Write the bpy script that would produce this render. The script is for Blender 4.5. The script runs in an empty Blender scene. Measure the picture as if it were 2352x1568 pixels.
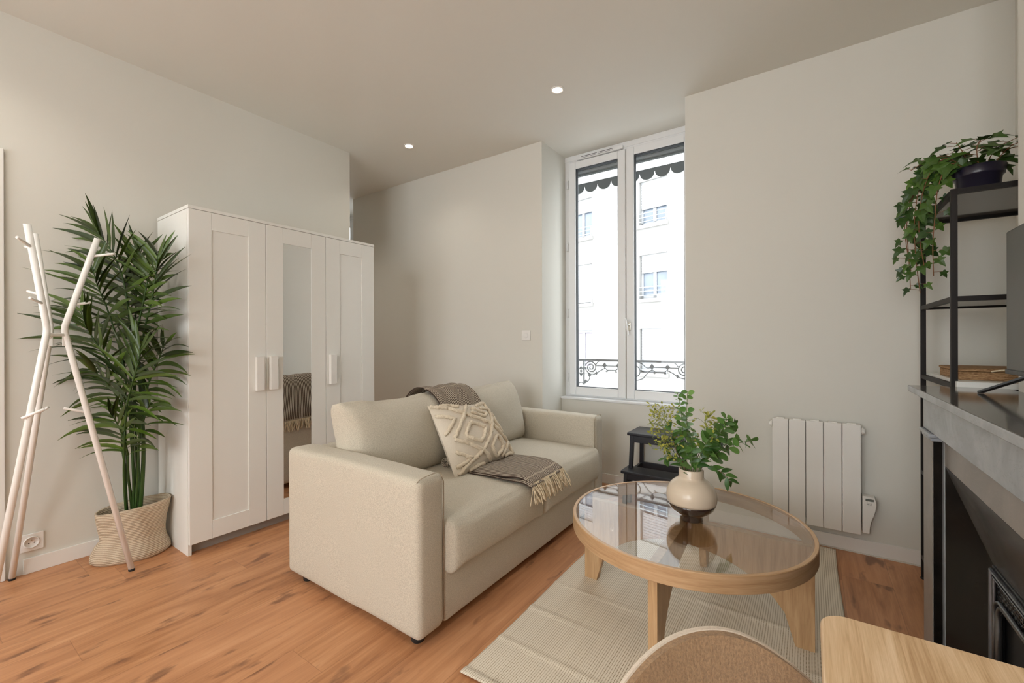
import bpy, bmesh, math, random
from mathutils import Vector, Matrix, noise as mnoise
PI = math.pi
rnd = random.Random(7)
sc = bpy.context.scene
COL = sc.collection
V = Vector

SKY, REAR_FILL, EXPO = 5.6, 28., .16

# ------------------------------------------------------------------ node helpers
class NT:
    def __init__(s, name):
        s.m = bpy.data.materials.new(name); s.m.use_nodes = True
        s.t = s.m.node_tree; s.t.nodes.clear()
        s.out = s.t.nodes.new('ShaderNodeOutputMaterial')
    def n(s, typ, **kw):
        nd = s.t.nodes.new(typ)
        for k, v in kw.items(): setattr(nd, k, v)
        return nd
    def put(s, sock, v):
        if hasattr(v, 'is_output'): s.t.links.new(v, sock)
        elif isinstance(v, (tuple, list)) and len(v) == 3 and sock.type == 'RGBA': sock.default_value = (*v, 1)
        else: sock.default_value = v
    def math(s, op, a, b=None, c=None, clamp=False):
        nd = s.n('ShaderNodeMath', operation=op, use_clamp=clamp)
        s.put(nd.inputs[0], a)
        if b is not None: s.put(nd.inputs[1], b)
        if c is not None: s.put(nd.inputs[2], c)
        return nd.outputs[0]
    def coord(s, kind='Object'): return s.n('ShaderNodeTexCoord').outputs[kind]
    def xyz(s, v):
        nd = s.n('ShaderNodeSeparateXYZ'); s.put(nd.inputs[0], v); return nd.outputs
    def comb(s, x, y, z):
        nd = s.n('ShaderNodeCombineXYZ')
        for i, q in enumerate((x, y, z)): s.put(nd.inputs[i], q)
        return nd.outputs[0]
    def scale(s, v, sv):
        nd = s.n('ShaderNodeMapping'); s.put(nd.inputs['Vector'], v); nd.inputs['Scale'].default_value = sv
        return nd.outputs[0]
    def noise(s, v, sc_=5, detail=4, rough=.55, dist=0.):
        nd = s.n('ShaderNodeTexNoise'); s.put(nd.inputs['Vector'], v)
        nd.inputs['Scale'].default_value = sc_; nd.inputs['Detail'].default_value = detail
        nd.inputs['Roughness'].default_value = rough; nd.inputs['Distortion'].default_value = dist
        return nd.outputs['Fac']
    def white(s, v):
        nd = s.n('ShaderNodeTexWhiteNoise', noise_dimensions='3D'); s.put(nd.inputs['Vector'], v); return nd.outputs['Value']
    def ramp(s, f, stops):
        nd = s.n('ShaderNodeValToRGB'); s.put(nd.inputs[0], f); cr = nd.color_ramp
        while len(cr.elements) < len(stops): cr.elements.new(.5)
        for e, (p, c) in zip(cr.elements, stops): e.position = p; e.color = (*c, 1)
        return nd.outputs[0]
    def mix(s, f, a, b, blend='MIX'):
        nd = s.n('ShaderNodeMix', data_type='RGBA', blend_type=blend)
        s.put(nd.inputs[0], f); s.put(nd.inputs[6], a); s.put(nd.inputs[7], b)
        return nd.outputs[2]
    def bump(s, h, strength=.2, dist=.005):
        nd = s.n('ShaderNodeBump'); nd.inputs['Strength'].default_value = strength; nd.inputs['Distance'].default_value = dist
        s.put(nd.inputs['Height'], h); return nd.outputs[0]
    def bsdf(s, col, rough=.5, metal=0., spec=.5, normal=None, sheen=0., coat=0., sub=0.):
        b = s.n('ShaderNodeBsdfPrincipled')
        s.put(b.inputs['Base Color'], col); s.put(b.inputs['Roughness'], rough)
        b.inputs['Metallic'].default_value = metal; b.inputs['Specular IOR Level'].default_value = spec
        b.inputs['Sheen Weight'].default_value = sheen; b.inputs['Coat Weight'].default_value = coat
        b.inputs['Coat Roughness'].default_value = .05
        if normal is not None: s.put(b.inputs['Normal'], normal)
        s.t.links.new(b.outputs[0], s.out.inputs[0]); return s.m

def plain(name, col, rough=.5, metal=0., spec=.5, ns=None, na=.06, bs=None, bst=.1, **k):
    """paint / plastic / metal with gentle procedural mottling"""
    t = NT(name); co = t.coord()
    f = t.noise(co, ns or 6, 3)
    c = t.mix(f, tuple(x * (1 - na) for x in col), tuple(min(1, x * (1 + na)) for x in col))
    nrm = t.bump(t.noise(co, bs, 3), bst, .002) if bs else None
    return t.bsdf(c, rough, metal, spec, nrm, **k)

def wood(name, c0, c1, c2, axis='x', sc_=1., rough=.45, coat=0.):
    t = NT(name); co = t.coord()
    s = {'x': (1.2, 14, 14), 'y': (14, 1.2, 14), 'z': (14, 14, 1.2)}[axis]
    v = t.scale(co, tuple(q * sc_ for q in s))
    a = t.noise(v, 2.0, 6, .6, .6); b = t.noise(t.scale(v, (1, 4, 4) if axis == 'x' else (4, 1, 4) if axis == 'y' else (4, 4, 1)), 6, 4, .6)
    f = t.math('ADD', t.math('MULTIPLY', a, .65), t.math('MULTIPLY', b, .35))
    c = t.ramp(f, [(.38, c0), (.5, c1), (.62, c2)])
    return t.bsdf(c, rough, 0, .4, t.bump(b, .08, .001), coat=coat)

def fabric(name, c0, c1, scale=420, bst=.35, big=.05, rough=.95):
    t = NT(name); co = t.coord()
    f = t.noise(co, scale, 2, .6); g = t.noise(co, 3, 3); w = t.noise(t.scale(co, (1, 1, .25)), scale * .7, 2)
    c = t.mix(t.ramp(f, [(.36, (0, 0, 0)), (.62, (1, 1, 1))]), c0, c1)
    c = t.mix(t.math('MULTIPLY', g, big), c, (.9, .85, .75), 'MIX')
    return t.bsdf(c, rough, 0, .2, t.bump(t.math('ADD', f, w), bst, .0015), sheen=.15)

def thin_glass(name, tint=(.97, .98, .98), f0=.06, rough=0., f90=1.):
    t = NT(name)
    lw = t.n('ShaderNodeLayerWeight'); lw.inputs['Blend'].default_value = .5
    f = t.math('ADD', f0, t.math('MULTIPLY', f90 - f0, t.math('POWER', lw.outputs['Facing'], 5.)), clamp=True)
    tr = t.n('ShaderNodeBsdfTransparent'); tr.inputs[0].default_value = (*tint, 1)
    gl = t.n('ShaderNodeBsdfGlossy'); gl.inputs['Roughness'].default_value = rough
    mx = t.n('ShaderNodeMixShader'); t.t.links.new(f, mx.inputs[0])
    t.t.links.new(tr.outputs[0], mx.inputs[1]); t.t.links.new(gl.outputs[0], mx.inputs[2])
    t.t.links.new(mx.outputs[0], t.out.inputs[0]); return t.m

def glow(name, col, st):
    t = NT(name); e = t.n('ShaderNodeEmission'); e.inputs[0].default_value = (*col, 1); e.inputs[1].default_value = st
    t.t.links.new(e.outputs[0], t.out.inputs[0]); return t.m

# ------------------------------------------------------------------ materials
def mat_floor():
    t = NT('oak_laminate'); co = t.coord(); x, y, z = t.xyz(co)
    W, L = .192, 1.28
    u = t.math('DIVIDE', t.math('ADD', x, 10.05), W); row = t.math('FLOOR', u); fu = t.math('FRACT', u)
    off = t.white(t.comb(row, 3.3, 1.7))
    v = t.math('ADD', t.math('DIVIDE', t.math('ADD', y, 20), L), off); cell = t.math('FLOOR', v); fv = t.math('FRACT', v)
    pid = t.white(t.comb(row, cell, .5)); pid2 = t.white(t.comb(row, cell, 8.5))
    gx = t.math('ADD', t.math('MULTIPLY', x, 11), t.math('MULTIPLY', pid, 37)); gy = t.math('MULTIPLY', y, 1.15)
    gv = t.comb(gx, gy, t.math('MULTIPLY', pid2, 50))
    g1 = t.noise(gv, 1.3, 6, .6, 1.2); g2 = t.noise(t.scale(gv, (6, 1.5, 1)), 2.2, 4, .6)
    g3 = t.noise(t.comb(t.math('MULTIPLY', x, 4.2), t.math('MULTIPLY', y, 1.5), t.math('MULTIPLY', pid, 20)), 1.2, 3, .5)
    f = t.math('ADD', t.math('MULTIPLY', g1, .55), t.math('ADD', t.math('MULTIPLY', g2, .2), t.math('MULTIPLY', g3, .25)))
    c = t.ramp(f, [(.30, FL[0]), (.44, FL[1]), (.55, FL[2]), (.70, FL[3])])
    c = t.mix(t.math('MULTIPLY', t.math('SUBTRACT', pid2, .3), .35, clamp=True), c, FL[4])
    kn = t.noise(t.comb(t.math('MULTIPLY', x, 15), t.math('MULTIPLY', y, 5.0), t.math('MULTIPLY', pid, 9)), 1.0, 3, .5)
    c = t.mix(t.math('MULTIPLY', t.ramp(kn, [(.61, (0, 0, 0)), (.70, (1, 1, 1))]), .75), c, FL[5])
    e1 = t.math('MINIMUM', fu, t.math('SUBTRACT', 1., fu)); e2 = t.math('MULTIPLY', t.math('MINIMUM', fv, t.math('SUBTRACT', 1., fv)), L / W)
    e = t.math('MINIMUM', e1, e2); seam = t.math('LESS_THAN', e, .006)
    c = t.mix(t.math('MULTIPLY', seam, .35), c, (.16, .07, .035))
    return t.bsdf(c, t.math('ADD', .36, t.math('MULTIPLY', g2, .12)), 0, .4, t.bump(t.math('SUBTRACT', t.math('MULTIPLY', g2, .25), seam), .12, .0012))
FL = [(.21, .088, .04), (.42, .19, .085), (.55, .27, .128), (.67, .37, .20), (.66, .33, .175), (.17, .075, .04)]

def mat_rug():
    t = NT('jute_weave'); co = t.coord(); x, y, z = t.xyz(co)
    wob = t.noise(t.scale(co, (3, 1, 1)), 2.5, 2)
    xx = t.math('ADD', x, t.math('MULTIPLY', wob, .006))
    fx = t.math('FRACT', t.math('DIVIDE', xx, .0085)); row = t.math('FLOOR', t.math('DIVIDE', xx, .0085))
    sh = t.white(t.comb(row, .2, .7))
    fy = t.math('FRACT', t.math('ADD', t.math('DIVIDE', y, .0075), sh))
    dash = t.math('MULTIPLY', t.math('LESS_THAN', fx, .36), t.math('LESS_THAN', fy, .62))
    line = t.math('LESS_THAN', fx, .36)
    n = t.noise(t.scale(co, (60, 4, 1)), 1, 3); big = t.noise(co, 4, 3)
    light = t.mix(n, (.68, .61, .50), (.82, .75, .63)); dark = t.mix(big, (.24, .19, .12), (.40, .32, .20))
    amt = t.math('ADD', .45, t.math('MULTIPLY', t.white(t.comb(row, .9, .1)), .5))
    c = t.mix(t.math('MULTIPLY', line, .25), light, (.50, .42, .30))
    c = t.mix(t.math('MULTIPLY', dash, amt), c, dark)
    return t.bsdf(c, .95, 0, .1, t.bump(t.math('SUBTRACT', 1., line), .4, .0015))

def mat_throw():
    t = NT('striped_cotton'); u, v, _ = t.xyz(t.coord('UV'))
    f = t.math('FRACT', t.math('MULTIPLY', u, 32)); k = t.math('LESS_THAN', f, .55)
    band = t.math('LESS_THAN', t.math('FRACT', t.math('MULTIPLY', v, 3.1)), .02)
    c = t.mix(k, (.50, .44, .36), (.075, .052, .042)); c = t.mix(t.math('MULTIPLY', band, .6), c, (.5, .43, .34))
    n = t.noise(t.coord(), 500, 2)
    return t.bsdf(c, .95, 0, .1, t.bump(t.math('ADD', t.math('MULTIPLY', k, .6), n), .4, .0015))

def mat_marble(name, c0, c1, vein, rough=.12, streak=.35, coat=.3, spec=.5):
    t = NT(name); co = t.coord()
    a = t.noise(co, 5, 6, .6, 1.5); b = t.noise(t.scale(co, (3, 1, 3)), 4, 5, .6, 2.5); sp = t.noise(t.scale(co, (30, 8, 8)), 3, 3)
    c = t.ramp(a, [(.35, c0), (.65, c1)])
    vv = t.ramp(b, [(.49, (0, 0, 0)), (.5, (1, 1, 1)), (.51, (0, 0, 0))])
    c = t.mix(t.math('MULTIPLY', vv, streak), c, vein)
    c = t.mix(t.math('MULTIPLY', t.ramp(sp, [(.70, (0, 0, 0)), (.78, (1, 1, 1))]), streak * .6), c, vein)
    return t.bsdf(c, rough, 0, spec, coat=coat)

def mat_leaf(name, c0, c1, rough=.4):
    t = NT(name); co = t.coord()
    r = t.n('ShaderNodeNewGeometry').outputs['Random Per Island']
    c = t.mix(t.math('ADD', t.math('MULTIPLY', r, .75), t.math('MULTIPLY', t.noise(co, 30, 2), .25)), c0, c1)
    return t.bsdf(c, rough, 0, .45)

def mat_basket():
    t = NT('cotton_rope'); x, y, z = t.xyz(t.coord())
    w = t.math('SINE', t.math('MULTIPLY', z, 2 * PI / .0085)); n = t.noise(t.coord(), 160, 3)
    f = t.math('ADD', t.math('MULTIPLY', w, .25), t.math('ADD', .25, t.math('MULTIPLY', n, .5)))
    c = t.ramp(f, [(.1, (.40, .31, .21)), (.5, (.58, .485, .365)), (.9, (.68, .59, .46))])
    return t.bsdf(c, .95, 0, .1, t.bump(t.math('ADD', w, t.math('MULTIPLY', n, .6)), .5, .003))

def mat_wicker():
    t = NT('wicker'); x, y, z = t.xyz(t.coord())
    w = t.math('SINE', t.math('MULTIPLY', z, 2 * PI / .009)); n = t.noise(t.scale(t.coord(), (90, 90, 260)), 1, 4)
    f = t.math('ADD', t.math('MULTIPLY', w, .08), n)
    c = t.ramp(f, [(.25, (.16, .085, .04)), (.5, (.34, .20, .10)), (.8, (.50, .33, .18))])
    return t.bsdf(c, .8, 0, .2, t.bump(f, .6, .003))

def mat_facade():
    t = NT('white_render'); co = t.coord(); n = t.noise(co, 1.3, 4); f = t.noise(co, 80, 2)
    return t.bsdf(t.mix(n, (.30, .292, .28), (.325, .317, .305)), .9, 0, .1, t.bump(f, .1, .004))

M = {}
M['wall'] = plain('wall_paint', (.695, .685, .633), .75, 0, .25, 2.5, .012, 160, .03)
M['ceil'] = plain('ceiling_paint', (.75, .74, .69), .8, 0, .2, 2, .012, 120, .02)
M['trim'] = plain('trim_paint', (.82, .81, .785), .45, 0, .4, 3, .01)
M['floor'] = mat_floor()
M['pvc'] = plain('white_upvc', (.80, .815, .83), .3, 0, .45, 5, .01)
M['gasket'] = plain('dark_gasket', (.04, .045, .05), .7)
M['winglass'] = thin_glass('window_glass', (.985, .99, .99), .03, 0, .8)
M['wardrobe'] = plain('white_foil', (.80, .80, .765), .42, 0, .4, 4, .012)
M['handle'] = plain('white_plastic_handle', (.80, .79, .765), .35)
M['mirror'] = plain('mirror_silver', (.86, .87, .87), .01, 1., .5, 3, .0)
M['gap'] = plain('shadow_gap_board', (.35, .33, .30), .8)
M['rack'] = plain('white_lacquer', (.92, .92, .90), .25, 0, .5, 8, .01)
M['rubber'] = plain('black_rubber', (.012, .012, .013), .6)
M['palm'] = mat_leaf('palm_leaf', (.005, .009, .006), (.085, .155, .014), .32)
M['stalk'] = plain('palm_stalk', (.032, .075, .013), .45, 0, .4, 20, .35)
M['soil'] = plain('dark_moss', (.02, .018, .012), .95, 0, .1, 90, .5, 90, .8)
M['basket'] = mat_basket()
M['socket'] = plain('socket_white', (.83, .82, .80), .3)
M['hole'] = plain('socket_hole', (.02, .02, .02), .6)
M['brass'] = plain('steel_pin', (.6, .58, .52), .3, 1.)
M['sofa'] = fabric('oat_sofa_weave', (.43, .39, .315), (.61, .56, .465))
M['piping'] = fabric('sofa_piping', (.38, .33, .25), (.54, .48, .38))
M['foot'] = plain('black_foot', (.015, .015, .015), .5)
M['pillow'] = fabric('pillow_cotton', (.62, .55, .45), (.70, .625, .525), 500)
M['tuft'] = fabric('tuft_yarn', (.62, .52, .39), (.78, .69, .55), 260, .9)
M['throw'] = mat_throw()
M['fringe'] = fabric('fringe_yarn', (.60, .48, .33), (.76, .65, .48), 200, .5)
M['oakv'] = wood('oak_veneer_upright', (.38, .225, .11), (.49, .31, .16), (.57, .375, .205), 'z', 1.6, .42)
def mat_oakband():
    t = NT('oak_bent_band'); x, y, z = t.xyz(t.coord())
    an = t.math('ARCTAN2', y, x); v = t.comb(t.math('MULTIPLY', an, 1.2), t.math('MULTIPLY', z, 38), t.math('MULTIPLY', t.math('SQRT', t.math('ADD', t.math('MULTIPLY', x, x), t.math('MULTIPLY', y, y))), 60))
    a = t.noise(v, 1.4, 5, .6, 1.2); b = t.noise(t.scale(v, (3, 4, 4)), 3, 3)
    f = t.math('ADD', t.math('MULTIPLY', a, .7), t.math('MULTIPLY', b, .3))
    return t.bsdf(t.ramp(f, [(.3, (.40, .24, .12)), (.5, (.53, .34, .185)), (.7, (.62, .42, .25))]), .38, 0, .4)
M['band'] = mat_oakband()
M['tglass'] = thin_glass('table_glass', (.95, .935, .91), .12, 0, 1.)
M['vase'] = plain('cream_ceramic', (.66, .56, .44), .22, 0, .5, 3, .02)
M['glaze'] = plain('dark_brown_glaze', (.022, .010, .007), .06, 0, .6, 5, .3, coat=1.)
M['euc'] = mat_leaf('eucalyptus_leaf', (.06, .17, .03), (.20, .36, .09), .5)
M['dleaf'] = mat_leaf('dark_sprig_leaf', (.02, .075, .015), (.09, .20, .035), .4)
M['bud'] = mat_leaf('yellow_green_bud', (.20, .24, .03), (.42, .40, .07), .5)
M['twig'] = plain('brown_twig', (.16, .10, .055), .7, 0, .2, 40, .3)
M['gtwig'] = plain('green_twig', (.14, .20, .07), .6, 0, .3, 40, .3)
M['rug'] = mat_rug()
M['black'] = plain('black_stain', (.022, .024, .032), .38, 0, .5, 30, .15)
M['radiator'] = plain('radiator_enamel', (.80, .785, .75), .3, 0, .45, 5, .008)
M['display'] = plain('lcd_grey', (.14, .15, .13), .3)
M['metal'] = plain('brown_black_metal', (.012, .0095, .0085), .5, 0, .22, 10, .1)
M['shglass'] = thin_glass('shelf_glass', (.75, .77, .76), .06, 0, 1.)
M['smoke'] = plain('dark_shelf_top', (.13, .12, .11), .12, 0, .5)
M['pot'] = plain('black_plastic_pot', (.012, .010, .022), .3, 0, .5, 10, .1)
M['ivy'] = mat_leaf('ivy_leaf', (.006, .03, .008), (.08, .165, .022), .38)
M['vine'] = plain('ivy_stem', (.22, .10, .045), .6, 0, .3, 40, .3)
M['wicker'] = mat_wicker()
M['slate'] = mat_marble('grey_marble', (.27, .29, .32), (.345, .37, .40), (.10, .11, .13), .22, .18, .1)
M['slatetop'] = mat_marble('polished_grey_marble_top', (.055, .052, .048), (.085, .08, .073), (.42, .42, .42), .10, .3, 0., .5)
M['blackm'] = mat_marble('black_marble', (.006, .0055, .005), (.014, .011, .009), (.07, .06, .05), .2, .12, 0., .15)
M['jambm'] = mat_marble('veined_brown_marble', (.215, .195, .175), (.285, .26, .235), (.42, .37, .33), .3, .25, 0.)
M['iron'] = plain('cast_iron', (.055, .058, .062), .33, .8, .5, 25, .3, 40, .25)
M['ironl'] = plain('worn_iron', (.22, .23, .25), .28, .9, .5, 20, .3)
M['tv'] = plain('tv_plastic', (.018, .018, .02), .35)
M['screen'] = plain('tv_screen', (.05, .048, .045), .33, 0, .9, 3, .05)
M['tabletop'] = wood('oak_table_top', (.42, .26, .13), (.60, .42, .245), (.72, .54, .355), 'y', 1.1, .42)
M['felt'] = fabric('camel_felt', (.20, .112, .052), (.285, .168, .082), 300, .7, .1)
M['shell'] = fabric('beige_shell', (.52, .44, .36), (.60, .52, .43), 500, .2)
M['ext'] = mat_facade()
M['shutter'] = plain('grey_roller_shutter', (.36, .39, .40), .5)
M['wshutter'] = plain('white_roller_shutter', (.35, .355, .365), .5)
M['lamb'] = plain('slate_painted_tin', (.115, .13, .132), .55)
M['rail'] = plain('painted_wrought_iron', (.17, .175, .175), .5)
M['bwin'] = plain('blueish_window_glass', (.16, .19, .23), .1, 0, .6)
M['curtain'] = plain('lilac_net_curtain', (.33, .30, .34), .8)
M['grail'] = plain('galvanised_rail', (.40, .46, .50), .4)
M['street'] = plain('pale_street', (.35, .35, .34), .9)
M['lens'] = glow('warm_led', (1., .86, .66), 14.)
M['ring'] = plain('white_ring', (.82, .80, .77), .4)

# ------------------------------------------------------------------ mesh builder
ORG = {}
def worg(o): return ORG.get(o.name, V((0, 0, 0))) if o else V((0, 0, 0))

class MB:
    def __init__(s): s.v = []; s.f = []; s.uv = {}; s.mi = []
    def add(s, vs, fs, m=0, uv=None):
        b = len(s.v); s.v += [V(p) for p in vs]
        for f in fs: s.f.append([b + i for i in f]); s.mi.append(m)
        if uv:
            for i, q in enumerate(uv): s.uv[b + i] = q
        return s
    def box(s, x0, x1, y0, y1, z0, z1, m=0):
        return s.add([(x0, y0, z0), (x1, y0, z0), (x1, y1, z0), (x0, y1, z0), (x0, y0, z1), (x1, y0, z1), (x1, y1, z1), (x0, y1, z1)],
                     [(0, 3, 2, 1), (4, 5, 6, 7), (0, 1, 5, 4), (1, 2, 6, 5), (2, 3, 7, 6), (3, 0, 4, 7)], m)
    def beam(s, a, b, w, h, up=(0, 0, 1), m=0):
        a, b = V(a), V(b); d = (b - a).normalized(); sd = d.cross(V(up)).normalized(); u2 = sd.cross(d)
        vs = []
        for p in (a, b):
            for i, j in ((-1, -1), (1, -1), (1, 1), (-1, 1)): vs.append(p + sd * (i * w / 2) + u2 * (j * h / 2))
        return s.add(vs, [(0, 3, 2, 1), (4, 5, 6, 7), (0, 1, 5, 4), (1, 2, 6, 5), (2, 3, 7, 6), (3, 0, 4, 7)], m)
    def tube(s, path, r, seg=8, caps=True, closed=False, m=0):
        P = [V(p) for p in path]; n = len(P)
        rr = r if isinstance(r, (list, tuple)) else [r] * n
        T = []
        for i in range(n):
            a = P[i - 1] if (i > 0 or closed) else P[i]; b = P[(i + 1) % n] if (i < n - 1 or closed) else P[i]
            d = b - a; T.append(d.normalized() if d.length > 1e-9 else V((0, 0, 1)))
        ref = V((0, 0, 1)) if abs(T[0].z) < .9 else V((1, 0, 0))
        nrm = (ref - T[0] * ref.dot(T[0])).normalized(); vs = []
        for i in range(n):
            nrm = nrm - T[i] * nrm.dot(T[i])
            nrm = nrm.normalized() if nrm.length > 1e-6 else T[i].orthogonal().normalized()
            bi = T[i].cross(nrm)
            for k in range(seg):
                a = 2 * PI * k / seg; vs.append(P[i] + (nrm * math.cos(a) + bi * math.sin(a)) * rr[i])
        fs = []
        for i in range(n if closed else n - 1):
            j = (i + 1) % n
            for k in range(seg):
                l = (k + 1) % seg; fs.append((i * seg + k, i * seg + l, j * seg + l, j * seg + k))
        if caps and not closed:
            fs.append(tuple(reversed(range(seg)))); fs.append(tuple((n - 1) * seg + k for k in range(seg)))
        return s.add(vs, fs, m)
    def lathe(s, prof, c=(0, 0, 0), seg=32, m=0, fn=None, caps=True):
        vs = []; n = len(prof)
        for r, z in prof:
            for k in range(seg):
                a = 2 * PI * k / seg; p = V((r * math.cos(a), r * math.sin(a), z))
                if fn: p = fn(p)
                vs.append(p + V(c))
        fs = []
        for i in range(n - 1):
            for k in range(seg):
                l = (k + 1) % seg; fs.append((i * seg + k, i * seg + l, (i + 1) * seg + l, (i + 1) * seg + k))
        if caps and prof[0][0] > 1e-6: fs.append(tuple(reversed(range(seg))))
        if caps and prof[-1][0] > 1e-6: fs.append(tuple((n - 1) * seg + k for k in range(seg)))
        return s.add(vs, fs, m)
    def extr(s, poly, a, b, axis='y', m=0):
        """outline in the two other axes, extruded from a to b along axis"""
        n = len(poly)
        def P(p, d): return {'x': (d, p[0], p[1]), 'y': (p[0], d, p[1]), 'z': (p[0], p[1], d)}[axis]
        vs = [P(p, a) for p in poly] + [P(p, b) for p in poly]
        fs = [tuple(range(n)), tuple(reversed(range(n, 2 * n)))] + [(i, n + i, n + (i + 1) % n, (i + 1) % n) for i in range(n)]
        return s.add(vs, fs, m)
    def grid(s, fn, nu, nv, m=0, uvs=True, closed_u=False):
        vs = []; uv = []
        for j in range(nv + 1):
            for i in range(nu + 1): vs.append(fn(i / nu, j / nv)); uv.append((i / nu, j / nv))
        fs = [(j * (nu + 1) + i, j * (nu + 1) + i + 1, (j + 1) * (nu + 1) + i + 1, (j + 1) * (nu + 1) + i) for j in range(nv) for i in range(nu)]
        return s.add(vs, fs, m, uv if uvs else None)
    def rbox(s, c, h, r, n=(10, 10, 10), fn=None, mat=None, m=0):
        """rounded box: centre c, half sizes h, edge radius r, fn(q, p) deforms"""
        c = V(c); h = V(h); vs = []; fs = []; idx = {}
        def pt(q):
            p = V((q[i] * h[i] for i in range(3))); inn = V((max(-(h[i] - r), min(h[i] - r, p[i])) for i in range(3)))
            d = p - inn
            if d.length > 1e-9: p = inn + d.normalized() * r
            if fn: p = fn(V(q), p)
            if mat: p = mat @ p
            return p + c
        def warp(t, hh):   # more samples near the edges
            e = r / hh; return t
        for ax in range(3):
            u, w = (ax + 1) % 3, (ax + 2) % 3; nu, nw = n[u], n[w]
            def samp(nn, hh):
                e = min(.45, r / hh); inner = max(2, nn - 6)
                L = [-1, -1 + e * .33, -1 + e * .66]; L += [-1 + e + (2 - 2 * e) * k / inner for k in range(inner + 1)]
                L += [1 - e * .66, 1 - e * .33, 1]; return L
            SU, SW = samp(nu, h[u]), samp(nw, h[w])
            for sg in (-1, 1):
                ids = []
                for b in SW:
                    rw = []
                    for a in SU:
                        q = [0, 0, 0]; q[ax] = sg; q[u] = a; q[w] = b; key = tuple(round(x, 5) for x in q)
                        if key not in idx: idx[key] = len(vs); vs.append(pt(q))
                        rw.append(idx[key])
                    ids.append(rw)
                for j in range(len(SW) - 1):
                    for i in range(len(SU) - 1):
                        f = (ids[j][i], ids[j][i + 1], ids[j + 1][i + 1], ids[j + 1][i]); fs.append(f if sg > 0 else f[::-1])
        return s.add(vs, fs, m)
    def build(s, name, mats, parent=None, smooth=False, bevel=0., seg=2, sub=0, kind=None, solid=0.):
        o_ = worg(parent)
        me = bpy.data.meshes.new(name); me.from_pydata([tuple(p - o_) for p in s.v], [], s.f)
        if not isinstance(mats, (list, tuple)): mats = [mats]
        for q in mats: me.materials.append(q)
        for p, k in zip(me.polygons, s.mi): p.material_index = k; p.use_smooth = smooth
        if s.uv:
            L = me.uv_layers.new(name='UVMap')
            for lp in me.loops: L.data[lp.index].uv = s.uv.get(lp.vertex_index, (0, 0))
        me.validate(); me.update()
        bm = bmesh.new(); bm.from_mesh(me); bmesh.ops.recalc_face_normals(bm, faces=bm.faces); bm.to_mesh(me); bm.free()
        o = bpy.data.objects.new(name, me); COL.objects.link(o)
        if parent: o.parent = parent
        ORG[o.name] = o_
        if bevel:
            b = o.modifiers.new('Bevel', 'BEVEL'); b.width = bevel; b.segments = seg; b.limit_method = 'ANGLE'; b.angle_limit = .6
            if seg > 1:
                for p in me.polygons: p.use_smooth = True
                w = o.modifiers.new('WN', 'WEIGHTED_NORMAL'); w.keep_sharp = True
        if sub: q = o.modifiers.new('Sub', 'SUBSURF'); q.levels = sub; q.render_levels = sub
        if solid: q = o.modifiers.new('Solid', 'SOLIDIFY'); q.thickness = solid
        if kind: o['kind'] = kind
        return o

def thing(name, label, cat, loc=(0, 0, 0), group=None):
    o = bpy.data.objects.new(name, None); COL.objects.link(o); o.location = loc; o.empty_display_size = .1
    ORG[o.name] = V(loc); o['label'] = label; o['category'] = cat
    if group: o['group'] = group
    return o
def tag(o, label, cat, group=None):
    o['label'] = label; o['category'] = cat
    if group: o['group'] = group
    return o
def center(o):   # move a lone mesh's origin to the base of its bounding box
    me = o.data; xs = [v.co for v in me.vertices]
    c = V(((min(p.x for p in xs) + max(p.x for p in xs)) / 2, (min(p.y for p in xs) + max(p.y for p in xs)) / 2, min(p.z for p in xs)))
    me.transform(Matrix.Translation(-c)); o.location = o.location + c; ORG[o.name] = V(o.location); return o
def struct(name, mb, mat, parent=None, **k):
    return mb.build(name, mat, parent, kind=None if parent else 'structure', **k)
def sname(name, loc=(0, 0, 0)):
    o = bpy.data.objects.new(name, None); COL.objects.link(o); o.location = loc; ORG[o.name] = V(loc); o['kind'] = 'structure'; return o
def smooth_path(P, k=6):
    P = [V(p) for p in P]; out = []
    for i in range(len(P) - 1):
        a, b, c, d = P[max(0, i - 1)], P[i], P[i + 1], P[min(len(P) - 1, i + 2)]
        for j in range(k):
            t = j / k; out.append(.5 * ((2 * b) + (c - a) * t + (2 * a - 5 * b + 4 * c - d) * t * t + (3 * b - a - 3 * c + d) * t ** 3))
    out.append(P[-1]); return out

# ------------------------------------------------------------------ room shell
XA, YB, ZC = -3.235, 3.008, 2.77
XR, XC = .795, .585          # right wall, chimney breast face
YREAR, XL2 = -2.7, -5.6
struct('floor', MB().box(XL2 - .1, XR + .1, YREAR - .1, 3.5, -.12, 0), M['floor'])
struct('ceiling', MB().box(XL2 - .1, XR + .1, YREAR - .1, 3.5, ZC, ZC + .15), M['ceil'])
struct('wall_left', MB().box(XA - .1, XA, YREAR, 2.254, 0, ZC), M['wall'])
wb = MB()
for x0, x1 in ((XL2, -5.36), (-4.255, -1.778), (-.677, XR)): wb.box(x0, x1, YB, 3.5, 0, ZC)
wb.box(-1.778, -.677, 3.333, 3.5, 0, .66); wb.box(-5.36, -4.255, 3.333, 3.5, 0, .66)
wb.box(-1.778, -.677, 3.43, 3.5, 2.735, ZC); wb.box(-5.36, -4.255, 3.43, 3.5, 2.735, ZC)
struct('wall_back', wb, M['wall'])
struct('wall_right', MB().box(XR, XR + .1, YREAR, 3.5, 0, ZC), M['wall'])
struct('wall_chimney', MB().box(XC, XR, .86, 2.19, 0, ZC), M['wall'])
struct('wall_alcove', MB().box(XL2 - .1, XL2, .3, 3.5, 0, ZC).box(XL2, XA - .1, .3, .4, 0, ZC), M['wall'])
wr = MB()
for x0, x1 in ((XA - .1, -2.75), (-1.45, -1.05), (.25, XR + .1)): wr.box(x0, x1, YREAR - .2, YREAR, 0, ZC)
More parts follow.
